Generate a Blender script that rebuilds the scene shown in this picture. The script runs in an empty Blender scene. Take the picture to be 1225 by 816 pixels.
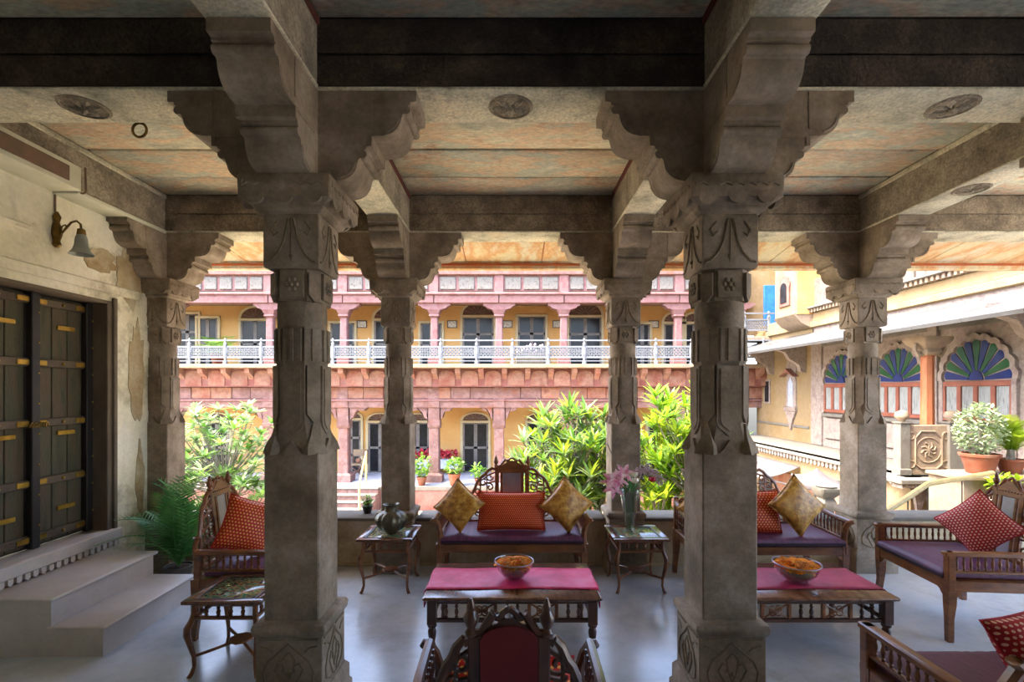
import bpy, bmesh, math, random
from mathutils import Vector, Matrix, Euler
R = math.radians
PI = math.pi
rnd = random.Random(7)
sc = bpy.context.scene
COL = sc.collection

# ------------------------------------------------------------------ camera, sky, sun, exposure
F, CX, HY, EYE = 600.0, 611.0, 467.0, 1.72
cd = bpy.data.cameras.new('camera'); cam = bpy.data.objects.new('camera', cd); COL.objects.link(cam)
cd.sensor_width = 36; cd.lens = F / 1225 * 36
cd.shift_x = (612.5 - CX) / 1225; cd.shift_y = (HY - 408) / 1225
cd.clip_start = 0.05; cd.clip_end = 300
cam.location = (0, 0, EYE); cam.rotation_euler = (R(90), 0, 0)
sc.camera = cam

w = bpy.data.worlds.new('sky'); sc.world = w; w.use_nodes = True
nt = w.node_tree; nt.nodes.clear()
sky = nt.nodes.new('ShaderNodeTexSky'); sky.sky_type = 'NISHITA'
sky.sun_disc = False; sky.sun_elevation = R(58); sky.sun_rotation = R(-105); sky.dust_density = 4.0; sky.air_density = 0.8
bgn = nt.nodes.new('ShaderNodeBackground'); bgn.inputs[1].default_value = 0.60
outn = nt.nodes.new('ShaderNodeOutputWorld')
nt.links.new(sky.outputs[0], bgn.inputs[0]); nt.links.new(bgn.outputs[0], outn.inputs[0])

SUN_DIR = Vector((-0.62, -0.24, 0.98)).normalized()      # towards the sun
sl = bpy.data.lights.new('sun', 'SUN'); sl.energy = 2.4; sl.angle = R(0.6); sl.color = (1.0, 0.91, 0.76)
so = bpy.data.objects.new('sun', sl); COL.objects.link(so)
so.rotation_euler = SUN_DIR.to_track_quat('Z', 'Y').to_euler(); so.location = (-10, -5, 20)

vs = sc.view_settings
vs.view_transform = 'Standard'; vs.look = 'None'; vs.gamma = 1.0; vs.use_curve_mapping = False
vs.exposure = 2.0
sc.display_settings.display_device = 'sRGB'

# ------------------------------------------------------------------ helpers
def lin(h):
    h, _, k = h.lstrip('#').partition('*'); k = float(k) if k else 1.0
    c = [int(h[i:i + 2], 16) / 255 for i in (0, 2, 4)]
    return tuple(k * (x / 12.92 if x <= .04045 else ((x + .055) / 1.055) ** 2.4) for x in c) + (1,)

def px(x, Y): return (x - CX) / F * Y
def pz(y, Y): return EYE - (y - HY) / F * Y

MATS = {}
def mat(name, cols, rough=.8, scale=3.0, bump=.15, bscale=None, metal=0, detail=6, pos=(.35, .65), coat=0,
        stretch=(1, 1, 1), coords='world', spec=.5, rand=0, bdist=.01, transl=0, stain=None, grain=0, gscale=45):
    """procedural surface: noise mixes the listed colours, finer noise gives relief"""
    m = bpy.data.materials.new(name); m.use_nodes = True
    n = m.node_tree.nodes; L = m.node_tree.links; n.clear()
    out = n.new('ShaderNodeOutputMaterial'); b = n.new('ShaderNodeBsdfPrincipled')
    L.new(b.outputs[0], out.inputs[0])
    if coords == 'world':
        g = n.new('ShaderNodeNewGeometry'); src = g.outputs['Position']
    else:
        g = n.new('ShaderNodeTexCoord'); src = g.outputs['Object']
    mp = n.new('ShaderNodeMapping'); mp.inputs['Scale'].default_value = stretch
    L.new(src, mp.inputs[0])
    nz = n.new('ShaderNodeTexNoise'); nz.inputs['Scale'].default_value = scale
    nz.inputs['Detail'].default_value = detail; nz.inputs['Roughness'].default_value = .62
    L.new(mp.outputs[0], nz.inputs['Vector'])
    rp = n.new('ShaderNodeValToRGB'); e = rp.color_ramp.elements
    k = len(cols)
    if k == 1:
        e[0].color = e[1].color = lin(cols[0])
    else:
        e[0].position = pos[0]; e[0].color = lin(cols[0]); e[1].position = pos[1]; e[1].color = lin(cols[-1])
        for i in range(1, k - 1):
            q = e.new(pos[0] + (pos[1] - pos[0]) * i / (k - 1)); q.color = lin(cols[i])
    L.new(nz.outputs[0], rp.inputs[0])
    csrc = rp.outputs[0]
    if stain:
        s2 = n.new('ShaderNodeTexNoise'); s2.inputs['Scale'].default_value = stain[1]; s2.inputs['Detail'].default_value = 8
        s2.inputs['Roughness'].default_value = .7
        L.new(src, s2.inputs['Vector'])
        r2 = n.new('ShaderNodeValToRGB'); r2.color_ramp.elements[0].position = stain[2]; r2.color_ramp.elements[1].position = stain[3]
        L.new(s2.outputs[0], r2.inputs[0])
        mx = n.new('ShaderNodeMix'); mx.data_type = 'RGBA'
        L.new(r2.outputs[0], mx.inputs[0]); L.new(csrc, mx.inputs[6]); mx.inputs[7].default_value = lin(stain[0])
        csrc = mx.outputs[2]
    if grain:
        g2 = n.new('ShaderNodeTexNoise'); g2.inputs['Scale'].default_value = gscale; g2.inputs['Detail'].default_value = 4; g2.inputs['Roughness'].default_value = .75
        L.new(mp.outputs[0], g2.inputs['Vector'])
        gr_ = n.new('ShaderNodeMapRange'); gr_.inputs[1].default_value = .32; gr_.inputs[2].default_value = .68; gr_.inputs[3].default_value = 1 - grain; gr_.inputs[4].default_value = 1 + grain
        L.new(g2.outputs[0], gr_.inputs[0])
        gh = n.new('ShaderNodeHueSaturation'); L.new(gr_.outputs[0], gh.inputs['Value']); L.new(csrc, gh.inputs['Color']); csrc = gh.outputs[0]
    if rand:
        oi = n.new('ShaderNodeObjectInfo'); hs = n.new('ShaderNodeHueSaturation')
        mr = n.new('ShaderNodeMapRange'); mr.inputs[3].default_value = 1 - rand; mr.inputs[4].default_value = 1 + rand
        L.new(oi.outputs['Random'], mr.inputs[0]); L.new(mr.outputs[0], hs.inputs['Value']); L.new(csrc, hs.inputs['Color'])
        csrc = hs.outputs[0]
    L.new(csrc, b.inputs['Base Color'])
    b.inputs['Roughness'].default_value = rough; b.inputs['Metallic'].default_value = metal
    b.inputs['Specular IOR Level'].default_value = spec
    if coat: b.inputs['Coat Weight'].default_value = coat; b.inputs['Coat Roughness'].default_value = .15
    if bump:
        bz = n.new('ShaderNodeTexNoise'); bz.inputs['Scale'].default_value = bscale or scale * 6; bz.inputs['Detail'].default_value = 5
        L.new(mp.outputs[0], bz.inputs['Vector'])
        bp = n.new('ShaderNodeBump'); bp.inputs['Strength'].default_value = bump; bp.inputs['Distance'].default_value = bdist
        L.new(bz.outputs[0], bp.inputs['Height']); L.new(bp.outputs[0], b.inputs['Normal'])
    if transl:
        t = n.new('ShaderNodeBsdfTranslucent'); L.new(csrc, t.inputs[0])
        ms = n.new('ShaderNodeMixShader'); ms.inputs[0].default_value = transl
        L.new(b.outputs[0], ms.inputs[1]); L.new(t.outputs[0], ms.inputs[2]); L.new(ms.outputs[0], out.inputs[0])
    MATS[name] = m
    return m

def dotmat(name, base, dot, nu, nv, r, rough=.6, base2=None):
    """woven cloth with a staggered grid of small metallic dots, laid out in the cloth's own UVs"""
    m = bpy.data.materials.new(name); m.use_nodes = True
    n = m.node_tree.nodes; L = m.node_tree.links
    b = n['Principled BSDF']; b.inputs['Roughness'].default_value = rough
    uv = n.new('ShaderNodeTexCoord'); sx = n.new('ShaderNodeSeparateXYZ'); L.new(uv.outputs['UV'], sx.inputs[0])
    def M(op, a, c=None):
        q = n.new('ShaderNodeMath'); q.operation = op
        for i, v in enumerate((a, c)):
            if v is None: continue
            if isinstance(v, (int, float)): q.inputs[i].default_value = v
            else: L.new(v, q.inputs[i])
        return q.outputs[0]
    v = M('MULTIPLY', sx.outputs[1], nv); u = M('MULTIPLY', sx.outputs[0], nu)
    row = M('FLOOR', v); st = M('MULTIPLY', M('MODULO', row, 2), .5)
    fu = M('SUBTRACT', M('FRACT', M('ADD', u, st)), .5); fv = M('SUBTRACT', M('FRACT', v), .5)
    d = M('SQRT', M('ADD', M('MULTIPLY', fu, fu), M('MULTIPLY', fv, fv)))
    lt = M('LESS_THAN', d, r)
    nz = n.new('ShaderNodeTexNoise'); nz.inputs['Scale'].default_value = 12
    c1 = n.new('ShaderNodeMix'); c1.data_type = 'RGBA'; c1.inputs[6].default_value = lin(base); c1.inputs[7].default_value = lin(base2 or base)
    L.new(nz.outputs[0], c1.inputs[0])
    mx = n.new('ShaderNodeMix'); mx.data_type = 'RGBA'; L.new(lt, mx.inputs[0]); L.new(c1.outputs[2], mx.inputs[6]); mx.inputs[7].default_value = lin(dot)
    L.new(mx.outputs[2], b.inputs['Base Color'])
    MATS[name] = m
    return m

def glassmat(name, color, alpha=.35, rough=.05, ior=1.45):
    m = bpy.data.materials.new(name); m.use_nodes = True
    n = m.node_tree.nodes; L = m.node_tree.links; n.clear()
    out = n.new('ShaderNodeOutputMaterial'); g = n.new('ShaderNodeBsdfGlossy'); t = n.new('ShaderNodeBsdfTransparent')
    g.inputs['Roughness'].default_value = rough; t.inputs[0].default_value = lin(color)
    lw = n.new('ShaderNodeLayerWeight'); lw.inputs[0].default_value = alpha
    ms = n.new('ShaderNodeMixShader'); L.new(lw.outputs['Facing'], ms.inputs[0]); L.new(t.outputs[0], ms.inputs[1]); L.new(g.outputs[0], ms.inputs[2])
    L.new(ms.outputs[0], out.inputs[0]); MATS[name] = m
    return m

class MB:
    def __init__(s): s.v = []; s.f = []; s.uv = None
    def add(s, vs_, fs, M=None):
        o = len(s.v)
        if M is not None: vs_ = [M @ Vector(p) for p in vs_]
        s.v += [tuple(p) for p in vs_]; s.f += [tuple(i + o for i in f) for f in fs]
        return s
    def box(s, x0, y0, z0, x1, y1, z1, M=None):
        return s.add([(x0, y0, z0), (x1, y0, z0), (x1, y1, z0), (x0, y1, z0), (x0, y0, z1), (x1, y0, z1), (x1, y1, z1), (x0, y1, z1)],
                     [(0, 3, 2, 1), (4, 5, 6, 7), (0, 1, 5, 4), (1, 2, 6, 5), (2, 3, 7, 6), (3, 0, 4, 7)], M)
    def cbox(s, c, d, M=None):
        return s.box(c[0] - d[0] / 2, c[1] - d[1] / 2, c[2] - d[2] / 2, c[0] + d[0] / 2, c[1] + d[1] / 2, c[2] + d[2] / 2, M)
    def slab(s, x0, y0, z0, x1, y1, z1, b=.01, M=None):
        """box with chamfered edges all round"""
        xs = (x0, x0 + b, x1 - b, x1); ys = (y0, y0 + b, y1 - b, y1); zs = (z0, z0 + b, z1 - b, z1)
        def ring(z, i): 
            a, c = (xs[1], xs[2]) if i else (xs[0], xs[3]); d, e = (ys[1], ys[2]) if i else (ys[0], ys[3])
            if i: return [(a, d, z), (c, d, z), (c, e, z), (a, e, z)]
            return None
        def oct_(z, k):
            X0, X1, Y0, Y1 = x0 + k, x1 - k, y0 + k, y1 - k
            return [(X0 + b, Y0, z), (X1 - b, Y0, z), (X1, Y0 + b, z), (X1, Y1 - b, z), (X1 - b, Y1, z), (X0 + b, Y1, z), (X0, Y1 - b, z), (X0, Y0 + b, z)]
        return s.loft([oct_(z0, b), oct_(z0 + b, 0), oct_(z1 - b, 0), oct_(z1, b)], M)
    def loft(s, rings, M=None, caps=True, closed=True):
        n = len(rings[0]); V = [p for r in rings for p in r]; Fc = []
        for k in range(len(rings) - 1):
            for i in range(n if closed else n - 1):
                j = (i + 1) % n
                Fc.append((k * n + i, k * n + j, (k + 1) * n + j, (k + 1) * n + i))
        if caps: Fc.append(tuple(range(n - 1, -1, -1))); Fc.append(tuple((len(rings) - 1) * n + i for i in range(n)))
        return s.add(V, Fc, M)
    def sq(s, levels, M=None, cham=0, c=(0, 0)):
        """stack of square sections [(z, half)] or [(z,hx,hy)]"""
        rings = []
        for l in levels:
            z = l[0]; hx = l[1]; hy = l[2] if len(l) > 2 else hx
            k = cham if cham < min(hx, hy) else min(hx, hy) * .4
            if cham: pts = [(-hx + k, -hy), (hx - k, -hy), (hx, -hy + k), (hx, hy - k), (hx - k, hy), (-hx + k, hy), (-hx, hy - k), (-hx, -hy + k)]
            else: pts = [(-hx, -hy), (hx, -hy), (hx, hy), (-hx, hy)]
            rings.append([(c[0] + p[0], c[1] + p[1], z) for p in pts])
        return s.loft(rings, M)
    def lathe(s, prof, n=16, c=(0, 0, 0), M=None, flute=0, caps=True):
        rings = []
        for r, z in prof:
            rings.append([(c[0] + r * (1 + (flute * abs(math.sin(i * PI * 8 / n * 1.0)) if flute else 0)) * math.cos(2 * PI * i / n),
                           c[1] + r * (1 + (flute * abs(math.sin(i * PI * 8 / n * 1.0)) if flute else 0)) * math.sin(2 * PI * i / n), c[2] + z) for i in range(n)])
        return s.loft(rings, M, caps)
    def tube(s, pts, r, n=6, M=None, flat=1.0):
        pts = [Vector(p) for p in pts]; rings = []
        up = Vector((0, 0, 1)); prev = None
        for i, p in enumerate(pts):
            t = (pts[min(i + 1, len(pts) - 1)] - pts[max(i - 1, 0)])
            if t.length < 1e-9: t = Vector((0, 0, 1))
            t.normalize()
            if prev is None:
                a = t.cross(Vector((0, 1, 0)))
                if a.length < .2: a = t.cross(Vector((1, 0, 0)))
            else:
                a = prev - t * prev.dot(t)
            a.normalize(); prev = a; bb = t.cross(a)
            rr = r[i] if isinstance(r, (list, tuple)) else r
            rings.append([tuple(p + (a * math.cos(2 * PI * k / n) + bb * math.sin(2 * PI * k / n) * flat) * rr) for k in range(n)])
        return s.loft(rings, M)
    def prism(s, poly, axis, a0, a1, M=None):
        n = len(poly)
        def P(u, v, a):
            return (u, a, v) if axis == 'y' else ((a, u, v) if axis == 'x' else (u, v, a))
        V = [P(u, v, a0) for u, v in poly] + [P(u, v, a1) for u, v in poly]
        Fc = [tuple(range(n)), tuple(range(2 * n - 1, n - 1, -1))] + [(i, n + i, n + (i + 1) % n, (i + 1) % n) for i in range(n)]
        return s.add(V, Fc, M)
    def band(s, A, B, axis, a0, a1, closed=False, M=None):
        """solid between two equally long curves A and B in a plane, extruded a0..a1"""
        n = len(A)
        P = lambda q, a: (q[0], a, q[1]) if axis == 'y' else ((a, q[0], q[1]) if axis == 'x' else (q[0], q[1], a))
        V = [P(q, a0) for q in A] + [P(q, a0) for q in B] + [P(q, a1) for q in A] + [P(q, a1) for q in B]; Fc = []
        for i in range(n - 1):
            j = i + 1; Fc += [(i, j, n + j, n + i), (2 * n + i, 3 * n + i, 3 * n + j, 2 * n + j), (i, 2 * n + i, 2 * n + j, j), (n + i, n + j, 3 * n + j, 3 * n + i)]
        Fc += [(0, n, 3 * n, 2 * n), (n - 1, 3 * n - 1, 4 * n - 1, 2 * n - 1)] if False else [(0, n, 3 * n, 2 * n), (n - 1, 2 * n - 1 , 4 * n - 1, 3 * n - 1)]
        return s.add(V, Fc, M)
    def ball(s, c, r, n=10, m=6, sz=1, M=None):
        return s.lathe([(max(r * math.sin(PI * k / m), r * .02), -r * sz * math.cos(PI * k / m)) for k in range(m + 1)], n, c, M)
    def mesh(s, name, smooth=40, origin=None):
        me = bpy.data.meshes.new(name)
        V = s.v if origin is None else [(p[0] - origin[0], p[1] - origin[1], p[2] - origin[2]) for p in s.v]
        me.from_pydata(V, [], s.f)
        bm = bmesh.new(); bm.from_mesh(me); bmesh.ops.recalc_face_normals(bm, faces=bm.faces); bm.to_mesh(me); bm.free()
        if smooth:
            me.polygons.foreach_set('use_smooth', [True] * len(me.polygons)); me.set_sharp_from_angle(angle=R(smooth))
        if s.uv:
            ul = me.uv_layers.new(name='UVMap')
            for lp in me.loops: ul.data[lp.index].uv = s.uv[lp.vertex_index]
        return me
    def build(s, name, m, parent=None, world=False, smooth=40):
        """world=True: the vertices are in world space and the parent is not rotated"""
        org = None
        if world and parent is not None:
            l = Vector((0, 0, 0)); q = parent
            while q is not None: l += q.location; q = q.parent
            org = l
        me = s.mesh(name, smooth, org)
        me.materials.append(MATS[m] if isinstance(m, str) else m)
        o = bpy.data.objects.new(name, me); COL.objects.link(o)
        if parent is not None: o.parent = parent
        return o

def tag(o, label=None, cat=None, group=None, kind=None):
    if label: o['label'] = label
    if cat: o['category'] = cat
    if group: o['group'] = group
    if kind: o['kind'] = kind
    return o
def thing(name, label, cat, loc=(0, 0, 0), rz=0, group=None):
    o = bpy.data.objects.new(name, None); COL.objects.link(o); o.empty_display_size = .1
    o.location = loc; o.rotation_euler = (0, 0, R(rz)); tag(o, label, cat, group); return o
def struct(name, mb, m, **k):
    o = mb.build(name, m, **k); o['kind'] = 'structure'; return o
def share(name, me, parent, loc=(0, 0, 0), rot=(0, 0, 0), scl=(1, 1, 1)):
    o = bpy.data.objects.new(name, me); COL.objects.link(o); o.parent = parent
    o.location = loc; o.rotation_euler = rot; o.scale = scl; return o
KIDS = {}
def dup(root, loc=None, rz=None, label=None, group=None):
    def cp(o, par):
        c = o.copy(); COL.objects.link(c)
        if par is not None: c.parent = par
        for ch in [x for x in KIDSOF(o)]: cp(ch, c)
        return c
    kids = {}
    for o in bpy.data.objects:
        if o.parent: kids.setdefault(o.parent.name, []).append(o)
    def KIDSOF(o): return kids.get(o.name, [])
    r = cp(root, None)
    if loc: r.location = loc
    if rz is not None: r.rotation_euler = (0, 0, R(rz))
    if label: r['label'] = label
    if group: r['group'] = group
    return r
def rad4(): return [Matrix.Rotation(k * PI / 2, 4, 'Z') for k in range(4)]
def arc(cx, cz, r, a0, a1, n=8, sz=1): return [(cx + r * math.cos(R(a0 + (a1 - a0) * i / n)), cz + sz * r * math.sin(R(a0 + (a1 - a0) * i / n))) for i in range(n + 1)]

# ------------------------------------------------------------------ materials
mat('pillar_stone', ['#6d5e4c', '#8a7a65', '#a29280'], .85, 4, .35, 30, stain=('#6a6152', 2.2, .5, .75), grain=.16, gscale=38)
mat('relief_stone', ['#66573f', '#84745c'], .85, 6, .3, 30, grain=.2)
mat('beam_stone', ['#6a5c4a', '#857762', '#a1927a'], .92, 5, .7, 40, stain=('#493d30', 3, .5, .75), bdist=.02, grain=.4, gscale=55)
mat('dark_beam_stone', ['#2a211a', '#3b3026', '#4e4234'], .92, 5, .8, 45, stain=('#17120e', 3, .5, .72), bdist=.02, grain=.5, gscale=60)  # front cross beam, set darker than the back beam's stone
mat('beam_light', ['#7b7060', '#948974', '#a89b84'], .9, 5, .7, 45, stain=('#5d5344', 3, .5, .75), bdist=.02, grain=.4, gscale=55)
mat('soffit_stone', ['#b0aa92', '#cfc8ae', '#d8caac'], .9, 3.5, .6, 50, stain=('#6d6857', 5, .5, .75), grain=.3, gscale=60)
mat('ceiling_paint', ['#b3b09a', '#cfc8ab', '#d6b795', '#b9bca8', '#d5ccb5'], .9, 2.2, .5, 30, stretch=(.6, 1.4, 1), stain=('#a26a4a', 4, .58, .75), grain=.26, gscale=34)
mat('ceiling_joint', ['#6b2418', '#47281c'], .9, 5, .2)
mat('fresco', ['#cdc6a8*.85', '#d8c7a0*.85', '#cf9c68*.85', '#d4cab0*.85', '#b9bfa2*.85'], .9, 1.7, .3, 30, pos=(.3, .72), stretch=(1.6, .7, 1), grain=.15, gscale=24)
mat('fresco_line', ['#b0602c', '#9a4a28'], .9, 3, .2)
mat('plaster_wall', ['#d6cfae', '#e6dfc4', '#ece6d2'], .9, 2.0, .5, 22, stain=('#a39a7c', 1.6, .52, .66), bdist=.015, grain=.08, gscale=18)
mat('plaster_patch', ['#a58c63', '#c2b595'], .95, 6, .8, 25, bdist=.02)
mat('bounce_paving', ['#e6dac0', '#efe5cf'], .6, 3, .1, 12)  # very pale so the added paving bounces sun indoors
mat('dimmed_back_plaster', ['#7d7465', '#8c8373'], .9, 3, .3, 20)  # darkened to cut bounce onto the pillars' front faces
mat('pale_edge', ['#c9c7ad', '#d8d6bf'], .8, 4, .2)
mat('brown_panel', ['#6b5a47', '#7f6450'], .9, 8, .4)
mat('floor_cement', ['#a9afb4', '#bec3c7', '#c6c8c7'], .22, 1.6, .06, 12, stain=('#6c6a60', .8, .5, .8), spec=.6, grain=.06, gscale=9)
mat('step_marble', ['#bdb3a8', '#cfc5ba'], .42, 3, .08, 20, grain=.05)
mat('parapet_plaster', ['#a8936f', '#b8a787', '#c5b99e'], .9, 3, .4, 20, stain=('#7d6c4d', 2.4, .5, .8), grain=.12)
mat('pale_stone', ['#d8cdb6*0.206', '#e2d9c8*0.206'], .85, 3, .3, 25, grain=.1, gscale=12)
mat('wood', ['#5e3318', '#7c4a24', '#8a572d'], .38, 6, .15, 40, stretch=(1, 1, 3), coat=.25)
mat('dark_wood', ['#3a1d12', '#54301d'], .32, 6, .15, 40, coat=.35)
mat('table_wood', ['#4a2a1c', '#6b4330', '#7a5340'], .25, 5, .08, 40, stretch=(3, 1, 1), coat=.5)
mat('door_wood', ['#3d3a28', '#4c4a33', '#5a4a36', '#37412a'], .75, 3, .5, 40, stretch=(1, 4, .7), pos=(.3, .7))
mat('door_post', ['#151210', '#241c15'], .6, 5, .3)
mat('door_rail', ['#4f4131', '#63533f'], .7, 8, .4)
mat('jamb_wood', ['#5c4f3e', '#73644f'], .8, 5, .4, stretch=(1, 1, .5))
mat('brass', ['#8c6a26', '#c09a44'], .4, 12, .1, metal=.75)
mat('antique_brass', ['#55431f', '#8a6d33'], .4, 12, .1, metal=.8)
mat('iron', ['#1d1b18', '#2b2722'], .6, 8, .1)
mat('pewter', ['#4b463a', '#625c4a', '#777058'], .38, 14, .25, metal=.55)
mat('purple_silk', ['#4a1c3d', '#5c284f', '#6b3259'], .5, 3, .25, 60, stretch=(14, 1, 1), spec=.6)
mat('plum_cloth', ['#46101f', '#5b1b2d'], .6, 4, .25, 60, stretch=(10, 1, 1))
mat('purple_edge', ['#22071c', '#300f28'], .6, 4, .2)
mat('gold_brocade', ['#8f5a14', '#c08a2c', '#dcae55'], .45, 22, .4, 60, spec=.7)
mat('pink_runner', ['#c2164d', '#da2e66', '#e0557f'], .5, 5, .2, 30)
mat('magenta_runner', ['#8f1436', '#a8224a', '#b33d5b'], .55, 5, .2, 30)
mat('red_back', ['#5c060d', '#6d0a11'], .65, 5, .15)
dotmat('red_dots', '#b31405', '#f0b458', 17, 17, .27, base2='#c92007')
dotmat('red_dots_small', '#b01204', '#eb9c48', 34, 20, .27, base2='#c61e06')
dotmat('crimson_dots', '#a8101c', '#ecc0a8', 17, 17, .28, base2='#bb1826')
mat('mirror', ['#8d8794', '#aaa6b0'], .3, 3, 0, metal=.5)
mat('inset_glass', ['#3c6a4e', '#80a57c', '#a8754a', '#2f4a5c'], .12, 26, 0, pos=(.35, .65), detail=1)
mat('black_frame', ['#1c1a17', '#2a2520'], .4, 5, 0)
mat('terracotta', ['#a85a3a*0.433', '#bd6c48*0.433', '#a97a60*0.433'], .85, 6, .3)
mat('soil', ['#3a2a1c', '#4d3a28'], .95, 20, .5)
mat('marigold', ['#ee7d06', '#f8960c', '#ffb620'], .7, 30, .6, rand=.3)
mat('lily_pink', ['#cf5f8a', '#e8aec2', '#f4e2e4'], .6, 22, .1)
mat('rose_white', ['#e4e2c4', '#efeede'], .6, 12, .3)
mat('rose_red', ['#a80d33', '#c41742'], .6, 12, .3)
mat('dry_bloom', ['#9c8890', '#c7aab0'], .8, 20, .3)
mat('stem', ['#3d5a24', '#557536'], .6, 8, .1)
mat('bark', ['#8b8271*.5', '#a69c88*.5', '#b8ae9b*.5'], .9, 8, .4)
mat('leaf_bright', ['#7a9e1c*0.8', '#9dbb2c*0.8', '#c3cb3c*0.8'], .42, 2.2, .1, rand=.3, transl=.5)
mat('leaf_mid', ['#5c8a30*0.8', '#7aa640*0.8', '#94b45c*0.8'], .35, 2.5, .1, rand=.3, transl=.45)
mat('leaf_pale', ['#76985c*0.75', '#98b47a*0.75', '#b4c698*0.75'], .3, 2.5, .1, rand=.25, transl=.4)
mat('leaf_dark', ['#44823a', '#68a852'], .4, 3, .1, rand=.25, transl=.2)
mat('leaf_cream', ['#88a86a*0.6', '#c5d2a8*0.6', '#5c8448*0.6'], .4, 14, .1, rand=.2, transl=.2)
mat('bud', ['#d99a86', '#e8c4a4'], .6, 8, 0)
# courtyard
mat('court_stone', ['#e0cfae*.55', '#ecdcbc*.55', '#d2c2a2*.55'], .85, 1.5, .3, 12)
mat('pink_stone', ['#cf9386*0.281', '#dcaaa0*0.281', '#c48f84*0.252', '#e0b6b0*0.281'], .88, 2.5, .5, 20, pos=(.3, .7), grain=.18, gscale=9, stain=('#c07a5c*.36', 1.5, .52, .68))
mat('pink_paint', ['#d68f8c*0.266', '#e0a8a2*0.266', '#cc8682*0.266'], .8, 3, .3, 20, grain=.14, gscale=9)
mat('orange_stone', ['#bf6b50*0.318', '#d28b70*0.318', '#dba488*0.318', '#b8705a*0.318'], .9, 2.2, .6, 18, pos=(.3, .7), rand=.12, grain=.2, gscale=8)
mat('red_wash', ['#c06a58*0.281', '#cc8070*0.281', '#d59a8a*0.281'], .9, 1.6, .5, 18, grain=.18, gscale=8)
mat('white_panel', ['#dcd2c2*0.198', '#e6dfd2*0.22', '#c4b4a4*0.176'], .85, 9, .9, 30, bdist=.03)
mat('yellow_plaster', ['#dba45a*0.672', '#e3b06a*0.672', '#e6b975*0.672'], .85, 1.2, .15, 10)
mat('cream_plaster', ['#e6bd7c*0.257', '#eecb92*0.257', '#e6c490*0.257'], .88, 1.3, .25, 10, stain=('#937a63', 2, .55, .8), grain=.08, gscale=8)
mat('white_paint', ['#d5dbe2*0.212', '#e4e8ec*0.212'], .5, 6, .1)
mat('cream_trim', ['#dcc89a*0.602', '#e6d8b2*0.602'], .8, 4, .1)
mat('window_dark', ['#191a1c', '#24262a'], .2, 4, 0, spec=.2)
mat('door_brown', ['#4b2d22', '#61402f'], .6, 5, .2)
mat('door_frame_grey', ['#5a5552', '#75706b'], .6, 5, .2)
mat('mauve_stone_dimmed', ['#bfa798*0.195', '#d0beae*0.21', '#b59a90*0.18'], .9, 4, .8, 22, bdist=.02, grain=.15, gscale=8)  # mauve_stone darkened for the sunlit panels, strong sun offset in the colour
mat('sandstone', ['#cfae88*0.336', '#dcbf9c*0.336', '#c8aa92*0.336'], .88, 3, .5, 20, grain=.14, gscale=10)
mat('pale_sandstone', ['#d5c8b2*0.181', '#dfd5c2*0.181', '#c8b9a8*0.181'], .88, 3, .5, 20)
mat('mauve_stone', ['#bfa798*0.404', '#d0beae*0.404', '#b59a90*0.404'], .9, 4, .8, 22, bdist=.02, grain=.18, gscale=12)
mat('orange_column', ['#c66a38*0.468', '#d98450*0.468', '#b85f34*0.468'], .6, 5, .2, stretch=(1, 1, .3))
mat('red_wood', ['#8a4a35*.7', '#9c5c44*.7'], .6, 5, .2)
mat('blue_glass', ['#1f2f5c*.8', '#2a3d70*.8'], .15, 3, 0)
mat('green_glass', ['#1c4a2c*.8', '#2a5c38*.8'], .15, 3, 0)
mat('fan_lead', ['#a58b7a*.6', '#b59a88*.6'], .6, 4, .1)
mat('curtain', ['#6c706e', '#8f918c', '#4a4f4e'], .6, 5, .2, stretch=(8, 8, .6))
mat('blue_door', ['#1c5ba6', '#2c72bd'], .5, 5, .1)
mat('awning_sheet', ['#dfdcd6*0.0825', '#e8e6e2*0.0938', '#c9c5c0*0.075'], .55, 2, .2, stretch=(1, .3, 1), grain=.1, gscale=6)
mat('canopy_cloth', ['#d8c9c6*0.151', '#e6dbd8*0.168'], .8, 3, .2, transl=.15)
mat('yellow_rail', ['#b9a060*.8', '#cdb67c*.8'], .5, 6, .1)
mat('grey_lilac', ['#8d94a3', '#a6abb6'], .8, 4, .1)
mat('red_leaves', ['#a02038', '#c14a58'], .6, 6, .1, rand=.2)
mat('print_paper', ['#dcd6c6', '#8e8a80', '#e6e1d3'], .6, 14, 0)
glassmat('clear_glass', '#eef4f2', .25)
glassmat('shade_glass', '#c9cfc2', .45, .25)
# milky shade
mat('frosted', ['#98a096', '#b4bab0'], .3, 6, .1, transl=.4)

# ------------------------------------------------------------------ veranda shell
YF0, YF1 = 2.50, 2.81          # front cross beam
YB0, YB1 = 4.76, 5.07          # back cross beam
ZB, ZC = 3.22, 3.57            # beam underside, ceiling
PXS = [-3.40, -1.094, 1.094, 3.435]
HW = .137

floor = struct('floor', MB().box(-3.6, -2.2, -.25, 6.9, 5.32, 0), 'floor_cement')
# ceiling: stone slabs laid between the beams, joints recessed
cl = struct('ceiling', MB().box(-4.2, -1.6, ZC + .05, 6.9, YB1 + .02, ZC + .25), 'ceiling_joint')
xb = [-3.40 - .5, -3.40 + HW, -1.094 - HW, -1.094 + HW, 1.094 - HW, 1.094 + HW, 3.435 - HW, 3.435 + HW, 8.9]
bays = [(-3.263, -1.231), (-.957, .957), (1.231, 3.298), (3.572, 6.85)]
for (a, b) in bays:
    ys = [-3.0, -2.3, -1.6, -.9, -.3] if False else [-.4, .35, 1.0, 1.75, 2.5]
    for y0, y1 in list(zip(ys[:-1], ys[1:])) + [(2.81, 3.33), (3.33, 3.86), (3.86, 4.36), (4.36, 4.76)]:
        MB().slab(a, y0 + .016, ZC + rnd.uniform(-.004, .006), b, y1 - .008, ZC + .06, .008).build('ceiling_slab', 'ceiling_paint', cl)
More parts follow.
